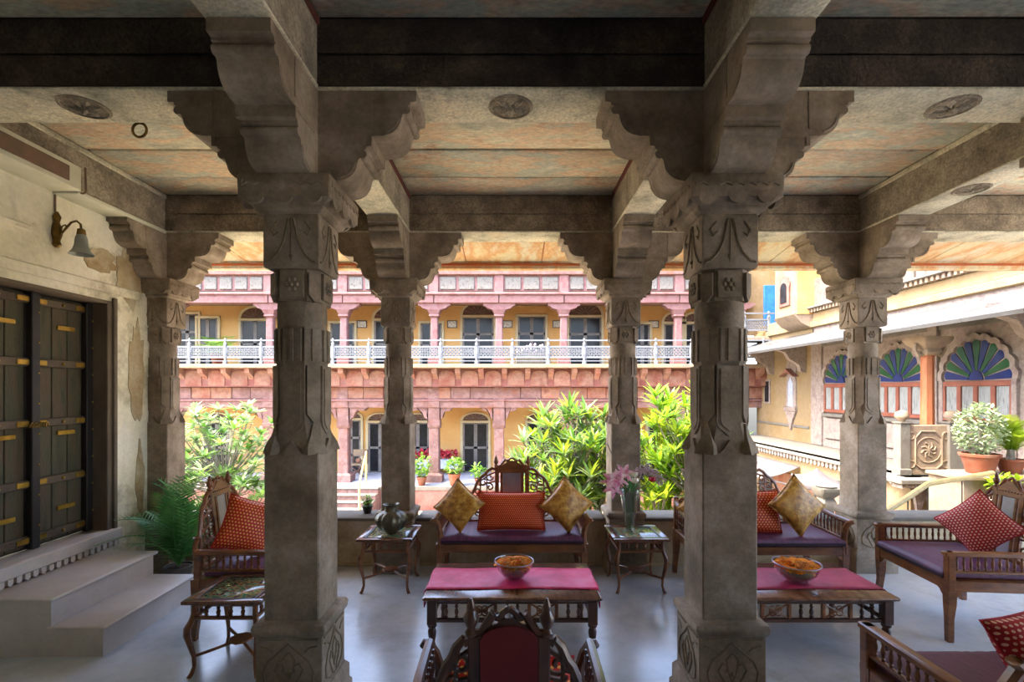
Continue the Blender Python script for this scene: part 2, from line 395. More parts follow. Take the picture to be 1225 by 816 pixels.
struct('ceiling_2', MB().box(-4.2, -1.6, ZC, 6.9, -.4, ZC + .06), 'soffit_stone')
def beam(name, x0, y0, x1, y1, tone='beam_stone', z0=ZB, z1=ZC + .1):
    o = struct(name, MB().slab(x0, y0, z0, x1, y1, z1, .008), tone)
    return o
# cross beams: dark faces with a narrow proud course above and a painted soffit board below
for i, (y0, y1) in enumerate([(YF0, YF1), (YB0, YB1)]):
    bm_ = beam('ceiling_beam', -4.1, y0, 6.88, y1, 'dark_beam_stone' if i == 0 else 'beam_stone', z0=ZB + .012)
    MB().slab(-4.1, y0 - .014, ZB + .17, 6.88, y0, ZC - .005, .006).build('beam_course', 'dark_beam_stone' if i == 0 else 'beam_stone', bm_)
    for (a, b) in [(-4.1, -3.40), (-3.40, -1.094), (-1.094, 1.094), (1.094, 3.435), (3.435, 6.88)]:
        MB().slab(a + .004, y0 - .004, ZB, b - .004, y1 + .004, ZB + .014, .004).build('soffit_board', 'soffit_stone', bm_)
# beams running away from the camera
for i, cx in enumerate(PXS):
    for (y0, y1) in [(-1.6, YF0 - .015), (YF1 + .005, YB0 - .015)]:
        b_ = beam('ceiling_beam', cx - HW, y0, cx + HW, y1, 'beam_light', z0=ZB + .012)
        MB().slab(cx - HW - .004, y0, ZB, cx + HW + .004, y1, ZB + .014, .004).build('soffit_board', 'soffit_stone', b_)
        MB().slab(cx - HW - .012, y0, ZC - .045, cx + HW + .012, y1, ZC - .004, .006).build('beam_fillet', 'ceiling_joint' if i in (1, 2) else 'soffit_stone', b_)

# outer eave: sloping painted slabs beyond the back beam
ev = struct('ceiling_3', MB().add([(-5.2, 5.05, 3.56), (9.3, 5.05, 3.56), (9.3, 6.45, 3.35), (-5.2, 6.45, 3.35),
                                   (-5.2, 5.05, 3.66), (9.3, 5.05, 3.66), (9.3, 6.45, 3.45), (-5.2, 6.45, 3.45)],
                                  [(0, 3, 2, 1), (4, 5, 6, 7), (0, 1, 5, 4), (1, 2, 6, 5), (2, 3, 7, 6), (3, 0, 4, 7)]), 'fresco_line')
xs = -5.2
while xs < 9.2:
    wv = rnd.uniform(.85, 1.1)
    for (ya, yb) in [(5.07, 5.72), (5.735, 6.36)]:
        za = 3.545 - (ya - 5.05) * .15; zb_ = 3.545 - (yb - 5.05) * .15
        x1 = min(xs + wv, 9.3) - .012
        MB().add([(xs, ya, za), (x1, ya, za), (x1, yb, zb_), (xs, yb, zb_), (xs, ya, za + .05), (x1, ya, za + .05), (x1, yb, zb_ + .05), (xs, yb, zb_ + .05)],
                 [(0, 3, 2, 1), (4, 5, 6, 7), (0, 1, 5, 4), (1, 2, 6, 5), (2, 3, 7, 6), (3, 0, 4, 7)]).build('eave_slab', 'fresco', ev)
    xs += wv
MB().slab(-5.2, 6.36, 3.255, 9.3, 6.46, 3.47, .01).build('eave_lip', 'fresco', ev)
MB().slab(-5.2, 6.34, 3.30, 9.3, 6.362, 3.325, .004).build('eave_line', 'fresco_line', ev)

# carved rosettes under the beams
def rosette_mesh():
    m = MB()
    m.lathe([(.098, 0), (.104, -.008), (.112, -.004), (.116, .0)], 24)
    for k in range(8):
        a = k * PI / 4
        M = Matrix.Rotation(a, 4, 'Z')
        m.loft([[(.012, -.004, 0), (.012, .004, 0), (.012, 0, -.014)], [(.05, -.026, 0), (.05, .026, 0), (.05, 0, -.016)],
                [(.088, -.016, 0), (.088, .016, 0), (.088, 0, -.006)]], M)
    m.ball((0, 0, -.008), .016, 8, 5)
    return m
ros = rosette_mesh().mesh('rosette'); ros.materials.append(MATS['beam_light'])
rosd = MB().lathe([(.118, .0), (.118, -.002)], 24).mesh('rosette_ground'); rosd.materials.append(MATS['beam_stone'])
for (x, y, lab) in [(px(104, 2.67), 2.655, 'carved stone flower medallion under the beam above the left wall lamp'),
               (0.0, 2.655, 'carved stone flower medallion at the middle of the front beam'),
               (px(1138, 2.66), 2.655, 'carved stone flower medallion under the front beam at upper right'),
               (3.435, 3.74, 'small carved stone flower medallion under the beam nearest the right pillar')]:
    t = thing('ceiling_medallion', lab, 'medallion', (x, y, ZB - .001))
    share('medallion_ground', rosd, t); o = share('medallion_flower', ros, t)

# left wall with the door opening
WX = -3.45
DY0, DY1, DZ0, DZ1 = 3.275, 4.30, .525, 2.47
wl = struct('wall_left', MB().box(-3.95, -3.0, 0, WX, DY0, ZB).box(-3.95, DY0, DZ1, WX, DY1, ZB).box(-3.95, DY1, 0, WX, 4.80, ZB)
            .box(-3.95, DY0, 0, WX, DY1, DZ0 - .005), 'plaster_wall', smooth=0)
MB().slab(WX - .005, 2.9, 2.55, WX + .012, 4.72, 2.63, .005).build('wall_moulding', 'plaster_wall', wl)
MB().slab(WX - .005, -1, 2.86, WX + .02, 3.6, 2.90, .005).build('wall_moulding', 'plaster_wall', wl)
# worn plaster patches: thin, irregular, proud coats
for (cy, cz, ry, rz_) in [(4.62, 1.9, .10, .5), (4.55, 2.75, .22, .3), (4.66, .9, .06, .35), (4.2, 2.8, .2, .12)]:
    pts = []
    for k in range(22):
        a = 2 * PI * k / 22; q = rnd.uniform(.7, 1.1)
        pts.append((min(cy + ry * q * math.cos(a), 4.79), cz + rz_ * q * math.sin(a)))
    MB().prism(pts, 'x', WX - .004, WX + .005).build('plaster_patch', 'plaster_patch', wl)
# plaster lintel band under the ceiling beam with a brown sunk panel
lb = struct('trim_1', MB().slab(WX - .02, 2.83, ZB - .005, -3.225, 3.77, ZB + .175, .006), 'pale_edge')
MB().slab(-3.226, 2.83, ZB + .03, -3.216, 3.66, ZB + .14, .003).build('sunk_panel', 'brown_panel', lb)
MB().slab(WX - .01, 3.775, ZB - .02, -3.255, 4.74, ZB + .008, .004).build('lintel_strip', 'pale_edge', lb)
struct('unseen_back_wall', MB().box(-3.95, -1.75, 0, 6.9, -1.6, ZC + .2), 'dimmed_back_plaster')  # unseen wall behind the camera, closed to keep light off front faces
struct('bounce_ground', MB().box(-3.95, -16, -.4, 20, -2.2, -.12).box(6.9, -2.2, -.4, 24, 5.1, -.12), 'bounce_paving')  # unseen paving added behind and to the right, bouncing sunlight into the veranda

# carved threshold under the door
th = thing('door_threshold', 'carved grey stone threshold with a row of small hanging blocks under the old door', 'threshold', (-3.5, 3.8, .377))
MB().slab(-3.62, 3.0, .43, -3.40, 4.40, DZ0, .008).build('sill', 'step_marble', th, world=True)
MB().box(-3.62, 3.0, .378, -3.425, 4.38, .43).build('back_strip', 'brown_panel', th, world=True)
for k in range(22):
    y = 3.05 + k * .061
    MB().prism([(y - .019, .43), (y + .019, .43), (y + .019, .395), (y, .380), (y - .019, .395)], 'x', -3.43, -3.405).build('dentil', 'step_marble', th, world=True)

# old wooden double door
dr = bpy.data.objects.new('door_1', None); COL.objects.link(dr); dr.location = (-3.6, 3.79, DZ0); dr['kind'] = 'structure'
def dbox(name, y0, z0, y1, z1, x0, x1, m, b=.004, par=None):
    return MB().slab(x0, y0, z0, x1, y1, z1, b).build(name, m, par or dr, world=True)
dbox('door_back', DY0, DZ0, DY1, DZ1, -3.68, -3.645, 'door_post')
for (a, b) in [(3.29, 3.735), (3.815, 4.235)]:
    n = 3; wd = (b - a) / n
    for k in range(n):
        dbox('plank', a + k * wd + .003, DZ0 + .02, a + (k + 1) * wd - .003, DZ1 - .02, -3.645, -3.62 + rnd.uniform(-.003, .003), 'door_wood')
    for j, z in enumerate([.60, 1.02, 1.47, 1.93, 2.40]):
        r_ = dbox('door_rail', a - .02, z - .032, b + .03, z + .032, -3.62, -3.595, 'door_rail', .006)
        for yy in (a + .02, b - .03):
            dbox('brass_strap', yy - .06, z - .02, yy + .05, z + .02, -3.596, -3.588, 'brass', .003, r_)
        m = MB()
        m.ball((-3.59, (a + b) / 2, z), .012, 8, 5); m.build('stud', 'brass', r_, world=True)
    for z in (.78, 1.38, 2.22):
        dbox('brass_clasp', b - .24, z - .018, b - .08, z + .018, -3.622, -3.606, 'brass', .003)
for yy, nm in ((3.775, 'centre_post'), (4.262, 'side_post')):
    p_ = dbox(nm, yy - .035, DZ0 + .005, yy + .035, DZ1 - .01, -3.62, -3.57, 'door_post', .006)
    for k in range(8):
        MB().ball((-3.57, yy + .02, .7 + k * .23), .008, 6, 4).build('stud', 'brass', p_, world=True)
m = MB()
for k in range(9):
    a = k * .7
    m.tube([(-3.56 + .008 * math.sin(a + q), 3.72 + .016 * k + .02 * math.cos(q * 1.3), 1.46 + .018 * math.sin(q * 1.7 + a)) for q in [i * .5 for i in range(8)]], .005, 5)
m.build('door_chain', 'antique_brass', dr, world=True)
j = dbox('door_jamb', 4.285, DZ0 - .1, 4.34, DZ1 + .02, -3.62, -3.445, 'jamb_wood', .006)
dbox('door_architrave', 4.335, DZ0 - .08, 4.375, DZ1 + .05, -3.455, -3.425, 'jamb_wood', .006)
dbox('door_lintel', 3.2, DZ1 - .01, 4.34, DZ1 + .02, -3.62, -3.448, 'jamb_wood', .004)

# marble steps
st = thing('marble_steps', 'two grey marble steps up to the old wooden door', 'steps', (-3.0, 3.6, 0))
m = MB(); m.prism([(WX + .005, 0), (-2.63, 0), (-2.63, .172), (-2.965, .172), (-2.965, .353), (WX + .005, .353)], 'y', 3.235, 4.16)
m.build('step_body', 'step_marble', st, world=True)
MB().slab(-2.99, 3.228, .172, -2.615, 4.17, .194, .006).build('tread', 'step_marble', st, world=True)
MB().slab(WX + .005, 3.228, .353, -2.952, 4.205, .377, .006).build('tread', 'step_marble', st, world=True)

# parapet between the back pillars
pp = struct('wall_front', MB().box(-3.55, 4.93, 0, -1.12, 5.17, .44).box(-1.12, 4.93, 0, 1.12, 5.17, .44).box(1.12, 4.93, 0, 6.5, 5.17, .44), 'parapet_plaster')
for (a, b) in [(-3.5, -1.28), (-.92, .92), (1.28, 3.25), (3.62, 6.5)]:
    MB().slab(a, 4.90, .44, b, 5.22, .475, .008).build('coping', 'pale_stone', pp)
    MB().slab(a, 4.905, 0, b, 4.932, .03, .006).build('skirting', 'parapet_plaster', pp)

# ------------------------------------------------------------------ pillars
def make_pillar(loc, label):
    t = thing('stone_pillar', label, 'pillar', loc)
    MB().sq([(0, .200), (.10, .200), (.115, .188), (.19, .188), (.215, .170)], cham=.006).build('plinth', 'pillar_stone', t)
    m = MB().sq([(.215, .165), (.50, .165)], cham=.004)
    m.sq([(.50, .165), (.515, .178), (.545, .183), (.562, .176), (.574, .150)], cham=.006)
    dado = m.build('dado', 'pillar_stone', t)
    m = MB()
    for M in rad4():
        y = -.166
        # carved lozenge, frame and leaf scrolls
        m.tube([(0, y, .475), (-.035, y, .44), (-.10, y, .385), (-.125, y, .33), (-.115, y, .275), (-.05, y, .24), (0, y, .235)], .006, 5, M)
        m.tube([(0, y, .475), (.035, y, .44), (.10, y, .385), (.125, y, .33), (.115, y, .275), (.05, y, .24), (0, y, .235)], .006, 5, M)
        m.box(-.145, y - .004, .487, -.02, y + .003, .495, M); m.box(.02, y - .004, .487, .145, y + .003, .495, M)
        for s in (-1, 1):
            m.tube([(s * .02, y, .25), (s * .05, y, .30), (s * .07, y, .34), (s * .05, y, .375), (s * .025, y, .36), (s * .03, y, .33)], .006, 5, M)
            m.tube([(0, y, .28), (s * .02, y, .33), (s * .03, y, .39), (0, y, .43)], .005, 5, M)
            m.tube([(s * .14, y, .46), (s * .10, y, .45), (s * .08, y, .43)], .005, 5, M)
        m.ball((0, y, .32), .013, 6, 4, M=M)
    m.build('dado_carving', 'relief_stone', t)
    MB().sq([(.574, HW), (1.40, HW), (1.405, HW)], cham=.007).build('shaft', 'pillar_stone', t)
    # octagonal core above, with corner leaves running down into the square shaft
    def octo(z, r, k=.42):
        h = r; c = r * k
        return [(-c, -h, z), (c, -h, z), (h, -c, z), (h, c, z), (c, h, z), (-c, h, z), (-h, c, z), (-h, -c, z)]
    m = MB().loft([octo(1.40, .130, .8), octo(1.46, .124, .62), octo(1.56, .118, .5), octo(1.86, .112, .5)])
    m.build('octagonal_shaft', 'pillar_stone', t)
    m = MB(); 
    for M in rad4():
        m.prism([(-.062, 1.845), (.062, 1.845), (.062, 1.56), (.05, 1.53), (0, 1.49), (-.05, 1.53), (-.062, 1.56)], 'y', -.128, -.108, M)
        m.prism([(-.045, 1.83), (.045, 1.83), (.045, 1.57), (.035, 1.545), (0, 1.515), (-.035, 1.545), (-.045, 1.57)], 'y', -.134, -.124, M)
        M2 = M @ Matrix.Rotation(PI / 4, 4, 'Z')
        m.prism([(-.034, 1.845), (.034, 1.845), (.034, 1.60), (0, 1.555), (-.034, 1.60)], 'y', -.138, -.115, M2)
        m.loft([[(-.05, -.183, 1.40), (.05, -.183, 1.40), (.05, -.12, 1.40), (-.05, -.12, 1.40)], [(-.045, -.172, 1.44), (.045, -.172, 1.44), (.045, -.12, 1.44), (-.045, -.12, 1.44)], [(-.022, -.150, 1.49), (.022, -.150, 1.49), (.022, -.11, 1.49), (-.022, -.11, 1.49)], [(-.003, -.138, 1.55), (.003, -.138, 1.55), (.003, -.11, 1.55), (-.003, -.11, 1.55)]], M2)
        m.prism([(-.06, 1.40), (.06, 1.40), (.03, 1.425), (0, 1.47), (-.03, 1.425)], 'y', -.138, -.12, M)
    m.build('pointed_panel', 'pillar_stone', t)
    m = MB().loft([octo(1.86, .118, .5), octo(2.04, .114, .5)])
    for k in range(8):
        M = Matrix.Rotation(k * PI / 4, 4, 'Z')
        m.box(-.044, -.130, 1.868, .044, -.11, 2.03, M)
        m.box(-.008, -.138, 1.868, .008, -.126, 2.03, M)
    m.build('fluted_band', 'pillar_stone', t)
    MB().lathe([(.116, 2.03), (.121, 2.045), (.123, 2.10), (.121, 2.16), (.118, 2.175)], 28).build('neck', 'pillar_stone', t)
    m = MB().loft([octo(2.17, .118, .6), octo(2.33, .118, .6)])
    for M in rad4():
        m.box(-.058, -.133, 2.185, .058, -.112, 2.318, M)
        for k in range(6):
            a = k * PI / 3
            m.ball((.026 * math.cos(a), -.134, 2.25 + .026 * math.sin(a)), .012, 6, 4, M=M)
        m.ball((0, -.136, 2.25), .012, 6, 4, M=M)
        M2 = M @ Matrix.Rotation(PI / 4, 4, 'Z')
        m.box(-.03, -.152, 2.20, .03, -.12, 2.31, M2); m.prism([(-.03, 2.20), (.03, 2.20), (0, 2.165)], 'y', -.150, -.12, M2)
    m.build('tile_band', 'pillar_stone', t)
    MB().sq([(2.33, .132), (2.34, .140), (2.585, .140), (2.60, .134)], cham=.005).build('capital_block', 'pillar_stone', t)
    m = MB()
    for M in rad4():
        y = -.141
        for s in (-1, 1):
            m.tube([(s * a, y, b) for a, b in [(.012, 2.575), (.022, 2.53), (.034, 2.47), (.06, 2.41), (.10, 2.365), (.125, 2.36)]], .0065, 5, M)
            m.tube([(s * a, y, b) for a, b in [(.07, 2.56), (.10, 2.52), (.085, 2.49), (.065, 2.51)]], .005, 5, M)
        m.tube([(0, y, 2.58), (0, y, 2.36)], .004, 5, M)
        m.ball((0, y, 2.39), .012, 6, 4, M=M)
    m.build('capital_carving', 'relief_stone', t)
    m = MB().sq([(2.60, .150), (2.612, .165), (2.63, .172), (2.645, .205), (2.655, .222), (2.755, .226), (2.77, .218)], cham=.006)
    for M in rad4():
        for k in range(3):
            x = -.14 + .14 * k
            m.prism(arc(x, 2.668, .045, 180, 360, 8) + [(x + .045, 2.69), (x - .045, 2.69)], 'y', -.224, -.206, M)
        m.tube([(-.2, -.225, 2.735)] + [(-.2 + .4 * i / 14, -.226, 2.71 + .014 * (i % 2)) for i in range(15)], .006, 5, M)
    m.build('abacus', 'pillar_stone', t)
    prof = [(.10, 2.765), (.215, 2.765)] + arc(.235, 2.862, .092, -90, -8, 7)[1:] + [(.332, 2.872)] + arc(.352, 2.900, .021, -120, 80, 7) + \
           [(.372, 2.928), (.372, 2.938), (.40, 2.942), (.40, 2.992), (.425, 2.992), (.45, 2.992)] + arc(.455, 3.088, .092, -82, -8, 7) + \
           [(.552, 3.098)] + arc(.572, 3.122, .021, -120, 80, 7) + [(.592, 3.148), (.592, 3.16), (.623, 3.164), (.623, ZB - .002), (.10, ZB - .002)]
    e1 = [(.225, 2.778)] + arc(.235, 2.868, .082, -82, -8, 6); e2 = arc(.455, 3.094, .082, -82, -8, 6)
    bw = .13
    m = MB().prism(prof, 'y', -bw, bw)
    for s in (-1, 1):
        for e in (e1, e2): m.tube([(a, s * bw, b) for a, b in e], .006, 5)
        m.cbox((.39, s * bw, 2.965), (.02, .01, .05)); m.box(.18, s * bw - .004, 2.982, .40, s * bw + .004, 2.990)
        m.box(.395, s * bw - .004, 3.03, .402, s * bw + .004, ZB - .01)
    bme = m.mesh('bracket'); bme.materials.append(MATS['pillar_stone'])
    for k in range(4): share('bracket', bme, t, rot=(0, 0, k * PI / 2))
    return t
pr = [(PXS[1], YF0 + HW, 'large carved stone pillar left of the middle, nearest the camera'),
      (PXS[2], YF0 + HW, 'large carved stone pillar right of the middle, nearest the camera'),
      (PXS[0], YB0 + HW, 'carved stone pillar half sunk in the left wall beside the potted palm'),
      (PXS[1], YB0 + HW, 'carved stone pillar behind the side table with the ribbed metal jar'),
      (PXS[2], YB0 + HW, 'carved stone pillar behind the flower vase, between the two sofas'),
      (PXS[3], YB0 + HW, 'pale carved stone pillar between the right sofa and the right armchair'),
      (PXS[3], YF0 + HW, 'carved stone pillar to the right of the frame in the front row')]
p0 = make_pillar((pr[0][0], pr[0][1], 0), pr[0][2])
for x, y, l in pr[1:]: dup(p0, (x, y, 0), 0, l)

# ------------------------------------------------------------------ wall lamp, conduit, ceiling ring
t = thing('wall_lamp', 'brass wall lamp with a frosted bell shade high on the left wall', 'lamp', (WX, 3.79, 2.93))
MB().lathe([(.012, -.13), (.03, -.11), (.02, -.08), (.035, -.03), (.03, .02), (.018, .06), (.028, .10), (.01, .14)], 10, (.02, 0, 0)).build('backplate', 'antique_brass', t)
m = MB().tube([(.03, 0, .0), (.06, 0, -.02), (.09, 0, .015), (.13, 0, .06), (.17, 0, .07), (.20, 0, .045), (.205, 0, .0)], .008, 8)
m.tube([(.05, 0, -.015), (.06, 0, .03), (.085, 0, .04), (.095, 0, .02)], .006, 6)
m.build('arm', 'antique_brass', t)
MB().lathe([(.008, .02), (.025, .01), (.03, -.03), (.024, -.04)], 12, (.205, 0, -.005)).build('lamp_holder', 'antique_brass', t)
MB().lathe([(.028, 0), (.038, -.03), (.042, -.08), (.055, -.12), (.078, -.15), (.074, -.15), (.051, -.12), (.038, -.08), (.034, -.03), (.024, 0)], 20, (.205, 0, -.035), flute=.05, caps=False).build('lamp_shade', 'frosted', t)
tag(MB().tube([(WX + .008, 3.79, 3.07), (WX + .008, 3.79, 3.205), (WX + .012, 3.8, 3.212), (-3.235, 3.80, 3.212), (-3.21, 3.79, 3.22), (-3.21, 3.785, 3.40)], .007, 6).build('conduit', 'brown_panel'), 'thin brown conduit running up the wall above the wall lamp', 'pipe')
rx, ry = px(167, 3.42), 3.42
t = thing('ceiling_ring', 'brass ring hanging from the ceiling slabs at upper left', 'ring', (rx, ry, ZC))
MB().lathe([(.02, 0), (.016, -.015), (.008, -.03)], 10).build('hook', 'antique_brass', t)
MB().tube([(.048 * math.sin(2 * PI * k / 20), 0, -.075 + .048 * math.cos(2 * PI * k / 20)) for k in range(21)], .009, 6).build('ring', 'antique_brass', t)

# ------------------------------------------------------------------ furniture
def spindle_prof(h, r):
    return [(r * .7, 0), (r * .7, h * .08), (r, h * .12), (r * .55, h * .18), (r * .95, h * .38), (r * .95, h * .5), (r * .5, h * .7), (r, h * .8), (r * .55, h * .86), (r * .7, h * .92), (r * .7, h)]
SPIN = {}
def spindle(par, x, y, z, h, r=.011, m='wood', name='spindle'):
    k = (round(h, 3), r, m)
    if k not in SPIN:
        me = MB().lathe(spindle_prof(h, r), 8).mesh('spindle'); me.materials.append(MATS[m]); SPIN[k] = me
    return share(name, SPIN[k], par, (x, y, z))

def scroll(cx, cz, r, a0, turns, dr=.75, n=14):
    return [(cx + r * (1 - dr * i / n) * math.cos(a0 + turns * 2 * PI * i / n), cz + r * (1 - dr * i / n) * math.sin(a0 + turns * 2 * PI * i / n)) for i in range(n + 1)]

def make_seat(name, label, cat, loc, rz, W, D, pw, wood='wood', cush='purple_silk', back='mirror', wing=.24, scrollarm=True, rear='wood', sh=0):
    """carved seat facing local -y; W outer width, D depth, pw half width of the centre panel"""
    t = thing(name, label, cat, loc, rz)
    hw, hd = W / 2, D / 2
    # frame rails with curved brackets
    m = MB()
    m.slab(-hw + .02, -hd + .01, .345, hw - .02, -hd + .055, .42, .006)
    m.slab(-hw + .02, hd - .06, .345, hw - .02, hd - .02, .42, .006)
    for s in (-1, 1):
        m.slab(min(s * (hw - .05), s * (hw - .01)), -hd + .02, .345, max(s * (hw - .05), s * (hw - .01)), hd - .03, .42, .006)
        # arched knee brackets front and sides
        q = [(s * (hw - .05), .35), (s * (hw - .05), .27), (s * (hw - .065), .30), (s * (hw - .09), .32), (s * (hw - .10), .335), (s * (hw - .13), .35)]
        m.prism(q, 'y', -hd + .015, -hd + .04)
        for sy in (-1, 1):
            q = [(sy * (hd - .05), .35), (sy * (hd - .05), .27), (sy * (hd - .065), .30), (sy * (hd - .09), .32), (sy * (hd - .10), .335), (sy * (hd - .13), .35)]
            m.prism(q, 'x', s * (hw - .04), s * (hw - .018))
    m.slab(-hw + .04, -hd + .03, .395, hw - .04, hd - .04, .42, .004)
    m.build('seat_frame', wood, t)
    for sx in (-1, 1):
        for sy in (-1, 1):
            x, y = sx * (hw - .035), sy * (hd - .035)
            lv = [(0, 0, .018), (.04, 0, .019), (.15, -.006, .020), (.25, 0, .026), (.42, 0, .030)]
            rings = [[(x + sx * (.012 if z < .1 else 0) + ox - a, y + sy * (.012 if z < .1 else 0) - a, z), (x + sx * (.012 if z < .1 else 0) + ox + a, y + sy * (.012 if z < .1 else 0) - a, z),
                      (x + sx * (.012 if z < .1 else 0) + ox + a, y + sy * (.012 if z < .1 else 0) + a, z), (x + sx * (.012 if z < .1 else 0) + ox - a, y + sy * (.012 if z < .1 else 0) + a, z)] for z, ox, a in lv]
            MB().loft(rings).build('leg', wood, t)
    # cushion
    c = MB(); nx, ny = 24, 10
    x0, x1, y0, y1 = -hw + .045, hw - .045, -hd - .005, hd - .075
    ang = [(0, .0), (0, .02), (.25, .05), (.75, .058), (1, .062)]
    rings = []
    for z, ins in [(.425, .02), (.43, .005), (.45, 0), (.468, .006), (.480, .022), (.486, .06)]:
        ring = []
        for k in range(nx): ring.append((x0 + ins + (x1 - x0 - 2 * ins) * k / nx, y0 + ins, z + rnd.uniform(-.0015, .0015)))
        for k in range(ny): ring.append((x1 - ins, y0 + ins + (y1 - y0 - 2 * ins) * k / ny, z))
        for k in range(nx): ring.append((x1 - ins - (x1 - x0 - 2 * ins) * k / nx, y1 - ins, z))
        for k in range(ny): ring.append((x0 + ins, y1 - ins - (y1 - y0 - 2 * ins) * k / ny, z))
        rings.append(ring)
    c.loft(rings)
    cu = c.build('seat_cushion', cush, t)
    MB().slab(x0 + .004, y0 - .003, .424, x1 - .004, y0 + .01, .45, .003).build('cushion_border', 'purple_edge', cu)
    # arms
    for s in (-1, 1):
        m = MB()
        xc = s * (hw - .03)
        if scrollarm:   # front post leaning outwards and curling over
            pts = [(xc - s * .004, .36), (xc - s * .012, .44), (xc - s * .010, .52), (xc + s * .008, .58), (xc + s * .032, .615), (xc + s * .055, .620), (xc + s * .066, .605)]
            m.tube([(a, -hd + .03, b) for a, b in pts], [.026, .026, .024, .022, .021, .02, .012], 8, flat=1.1)
            m.tube([(xc + s * .035, -hd + .02, .618), (xc + s * .03, -.05, .622), (xc + s * .01, hd - .08, .66), (xc, hd - .03, .70)], .021, 8)
            ztop = .605
        else:
            m.slab(xc - .026, -hd + .005, .34, xc + .026, -hd + .055, .615, .005)
            m.slab(xc - .028, -hd - .01, .585, xc + .028, hd - .03, .615, .006)
            ztop = .588
        m.slab(xc - .013, -hd + .05, .468, xc + .013, hd - .04, .488, .004)
        m.slab(xc - .02, hd - .06, .35, xc + .02, hd - .02, .72 if scrollarm else .62, .005)
        a_ = m.build('arm', wood, t)
        n = int((D - .14) / .043)
        for k in range(n):
            spindle(a_, xc + (s * .012 if scrollarm else 0), -hd + .075 + (D - .15) * k / (n - 1), .486, ztop - .484 + (.01 if scrollarm else 0), .0105, wood)
    # backrest
    yb = hd - .04
    tl = Matrix.Translation((0, yb, 0)) @ Matrix.Rotation(R(-7), 4, 'X') @ Matrix.Translation((0, -yb, 0))
    tl = Matrix.Translation((0, 0, .42)) @ Matrix.Translation((0, yb, 0)) @ Matrix.Rotation(R(-7), 4, 'X') @ Matrix.Translation((0, -yb, -.42))
    m = MB()
    for s in (-1, 1):
        m.slab(s * pw - .02, yb - .014, .40, s * pw + .02, yb + .014, .985, .005, tl)
    m.slab(-pw, yb - .013, .46, pw, yb + .013, .50, .004, tl)
    m.slab(-pw, yb - .013, .925, pw, yb + .013, .96, .004, tl)
    m.slab(-hw + .05, yb - .013, .46, hw - .05, yb + .013, .49, .004, tl)
    ir = pw - .045
    for s in (-1, 1): m.slab(s * ir - .013, yb - .012, .50, s * ir + .013, yb + .01, .93, .004, tl)
    bk = m.build('backrest', wood if rear == 'wood' else 'dark_wood', t)
    if back == 'mirror':
        MB().slab(-ir, yb - .006, .50, ir, yb + .006, .925, .002, tl).build('mirror_panel', 'mirror', bk)
    else:
        MB().prism([(-pw + .018, .49), (pw - .018, .49), (pw - .018, .965)] + [(pw * math.cos(PI * q / 10) * .84, .965 + .055 * math.sin(PI * q / 10)) for q in range(11)] + [(-pw + .018, .965)], 'y', yb - .024, yb + .020, tl).build('back_upholstery', back, bk)
    # crown: arch with scrolls
    m = MB()
    ab = [(-pw - .03, .955), (pw + .03, .955), (pw + .03, .975), (pw * .75, .985), (pw * .5, 1.015), (pw * .25, 1.035), (0, 1.045), (-pw * .25, 1.035), (-pw * .5, 1.015), (-pw * .75, .985), (-pw - .03, .975)]
    m.prism(ab, 'y', yb - .013, yb + .013, tl)
    for s in (-1, 1):
        m.tube([(s * a * pw, yb, b) for a, b in [(.95, .99), (.8, .992), (.62, 1.022), (.45, 1.052), (.33, 1.050), (.36, 1.03)]], [.012, .013, .014, .014, .011, .007], 7, tl)
        m.tube([(s * a * pw, yb, b) for a, b in [(.28, 1.03), (.18, 1.055), (0, 1.068)]], .011, 7, tl)
    for k in range(9):
        m.ball((-pw * .9 + pw * 1.8 * k / 8, yb - .014, .965), .007, 6, 4, M=tl)
    m.build('crown', 'dark_wood' if rear != 'wood' else wood, bk)
    fm = MB().lathe([(.014, 0), (.02, .012), (.012, .025), (.022, .045), (.024, .06), (.012, .08), (.014, .09), (.004, .115)], 10)
    fme = fm.mesh('finial'); fme.materials.append(MATS[wood if rear == 'wood' else 'dark_wood'])
    for s in (-1, 1):
        p = tl @ Vector((s * (pw + .01), yb, .978)); share('finial', fme, bk, p)
    # pierced wings
    for s in (-1, 1):
        m = MB()
        X = lambda u: s * (pw + .02 + u * wing)
        out = [(0, .955), (.12, .968), (.28, .945), (.42, .905), (.55, .885), (.70, .840), (.80, .78), (.92, .72), (1.0, .66), (1.02, .60), (1.0, .49)]
        m.tube([(X(u), yb, z) for u, z in out], .015, 7, tl)
        for (u, z, r, a0, tn) in [(.22, .885, .038, 0, 1.1), (.45, .83, .038, 1, -1.1), (.20, .79, .036, 2, 1.1), (.68, .755, .036, 0, 1.1), (.42, .72, .040, 3, -1.1),
                                  (.20, .68, .036, 1, 1.1), (.66, .645, .036, 2, 1.1), (.42, .60, .038, 0, -1.1), (.84, .60, .03, 0, 1.1), (.2, .56, .034, 0, 1.1), (.66, .54, .03, 2, -1.1)]:
            m.tube([(X(0) + s * (u * wing) + (a - 0), yb, b) for a, b in [(q[0], z + q[1]) for q in scroll(0, 0, r, a0, tn * s)]], .008, 5, tl)
        for (a, b, c_, d) in [(0, .93, .5, .86), (0, .84, .62, .80), (0, .74, .85, .70), (0, .64, .95, .63), (.3, .50, .33, .93), (.6, .50, .57, .87), (.0, .52, 1, .56)]:
            m.tube([(X(a), yb, b), (X((a + c_) / 2), yb, (b + d) / 2 + .012), (X(c_), yb, d)], .008, 5, tl)
        if hw - .05 > pw + wing + .05:
            e = hw - .04
            m.tube([(X(1.0), yb, .66 + sh), (s * (pw + wing + .06), yb, .70 + sh), (s * (e - .05), yb, .69 + sh), (s * e, yb, .64 + sh * .6), (s * e, yb, .58)], .017 + sh * .08, 7, tl)
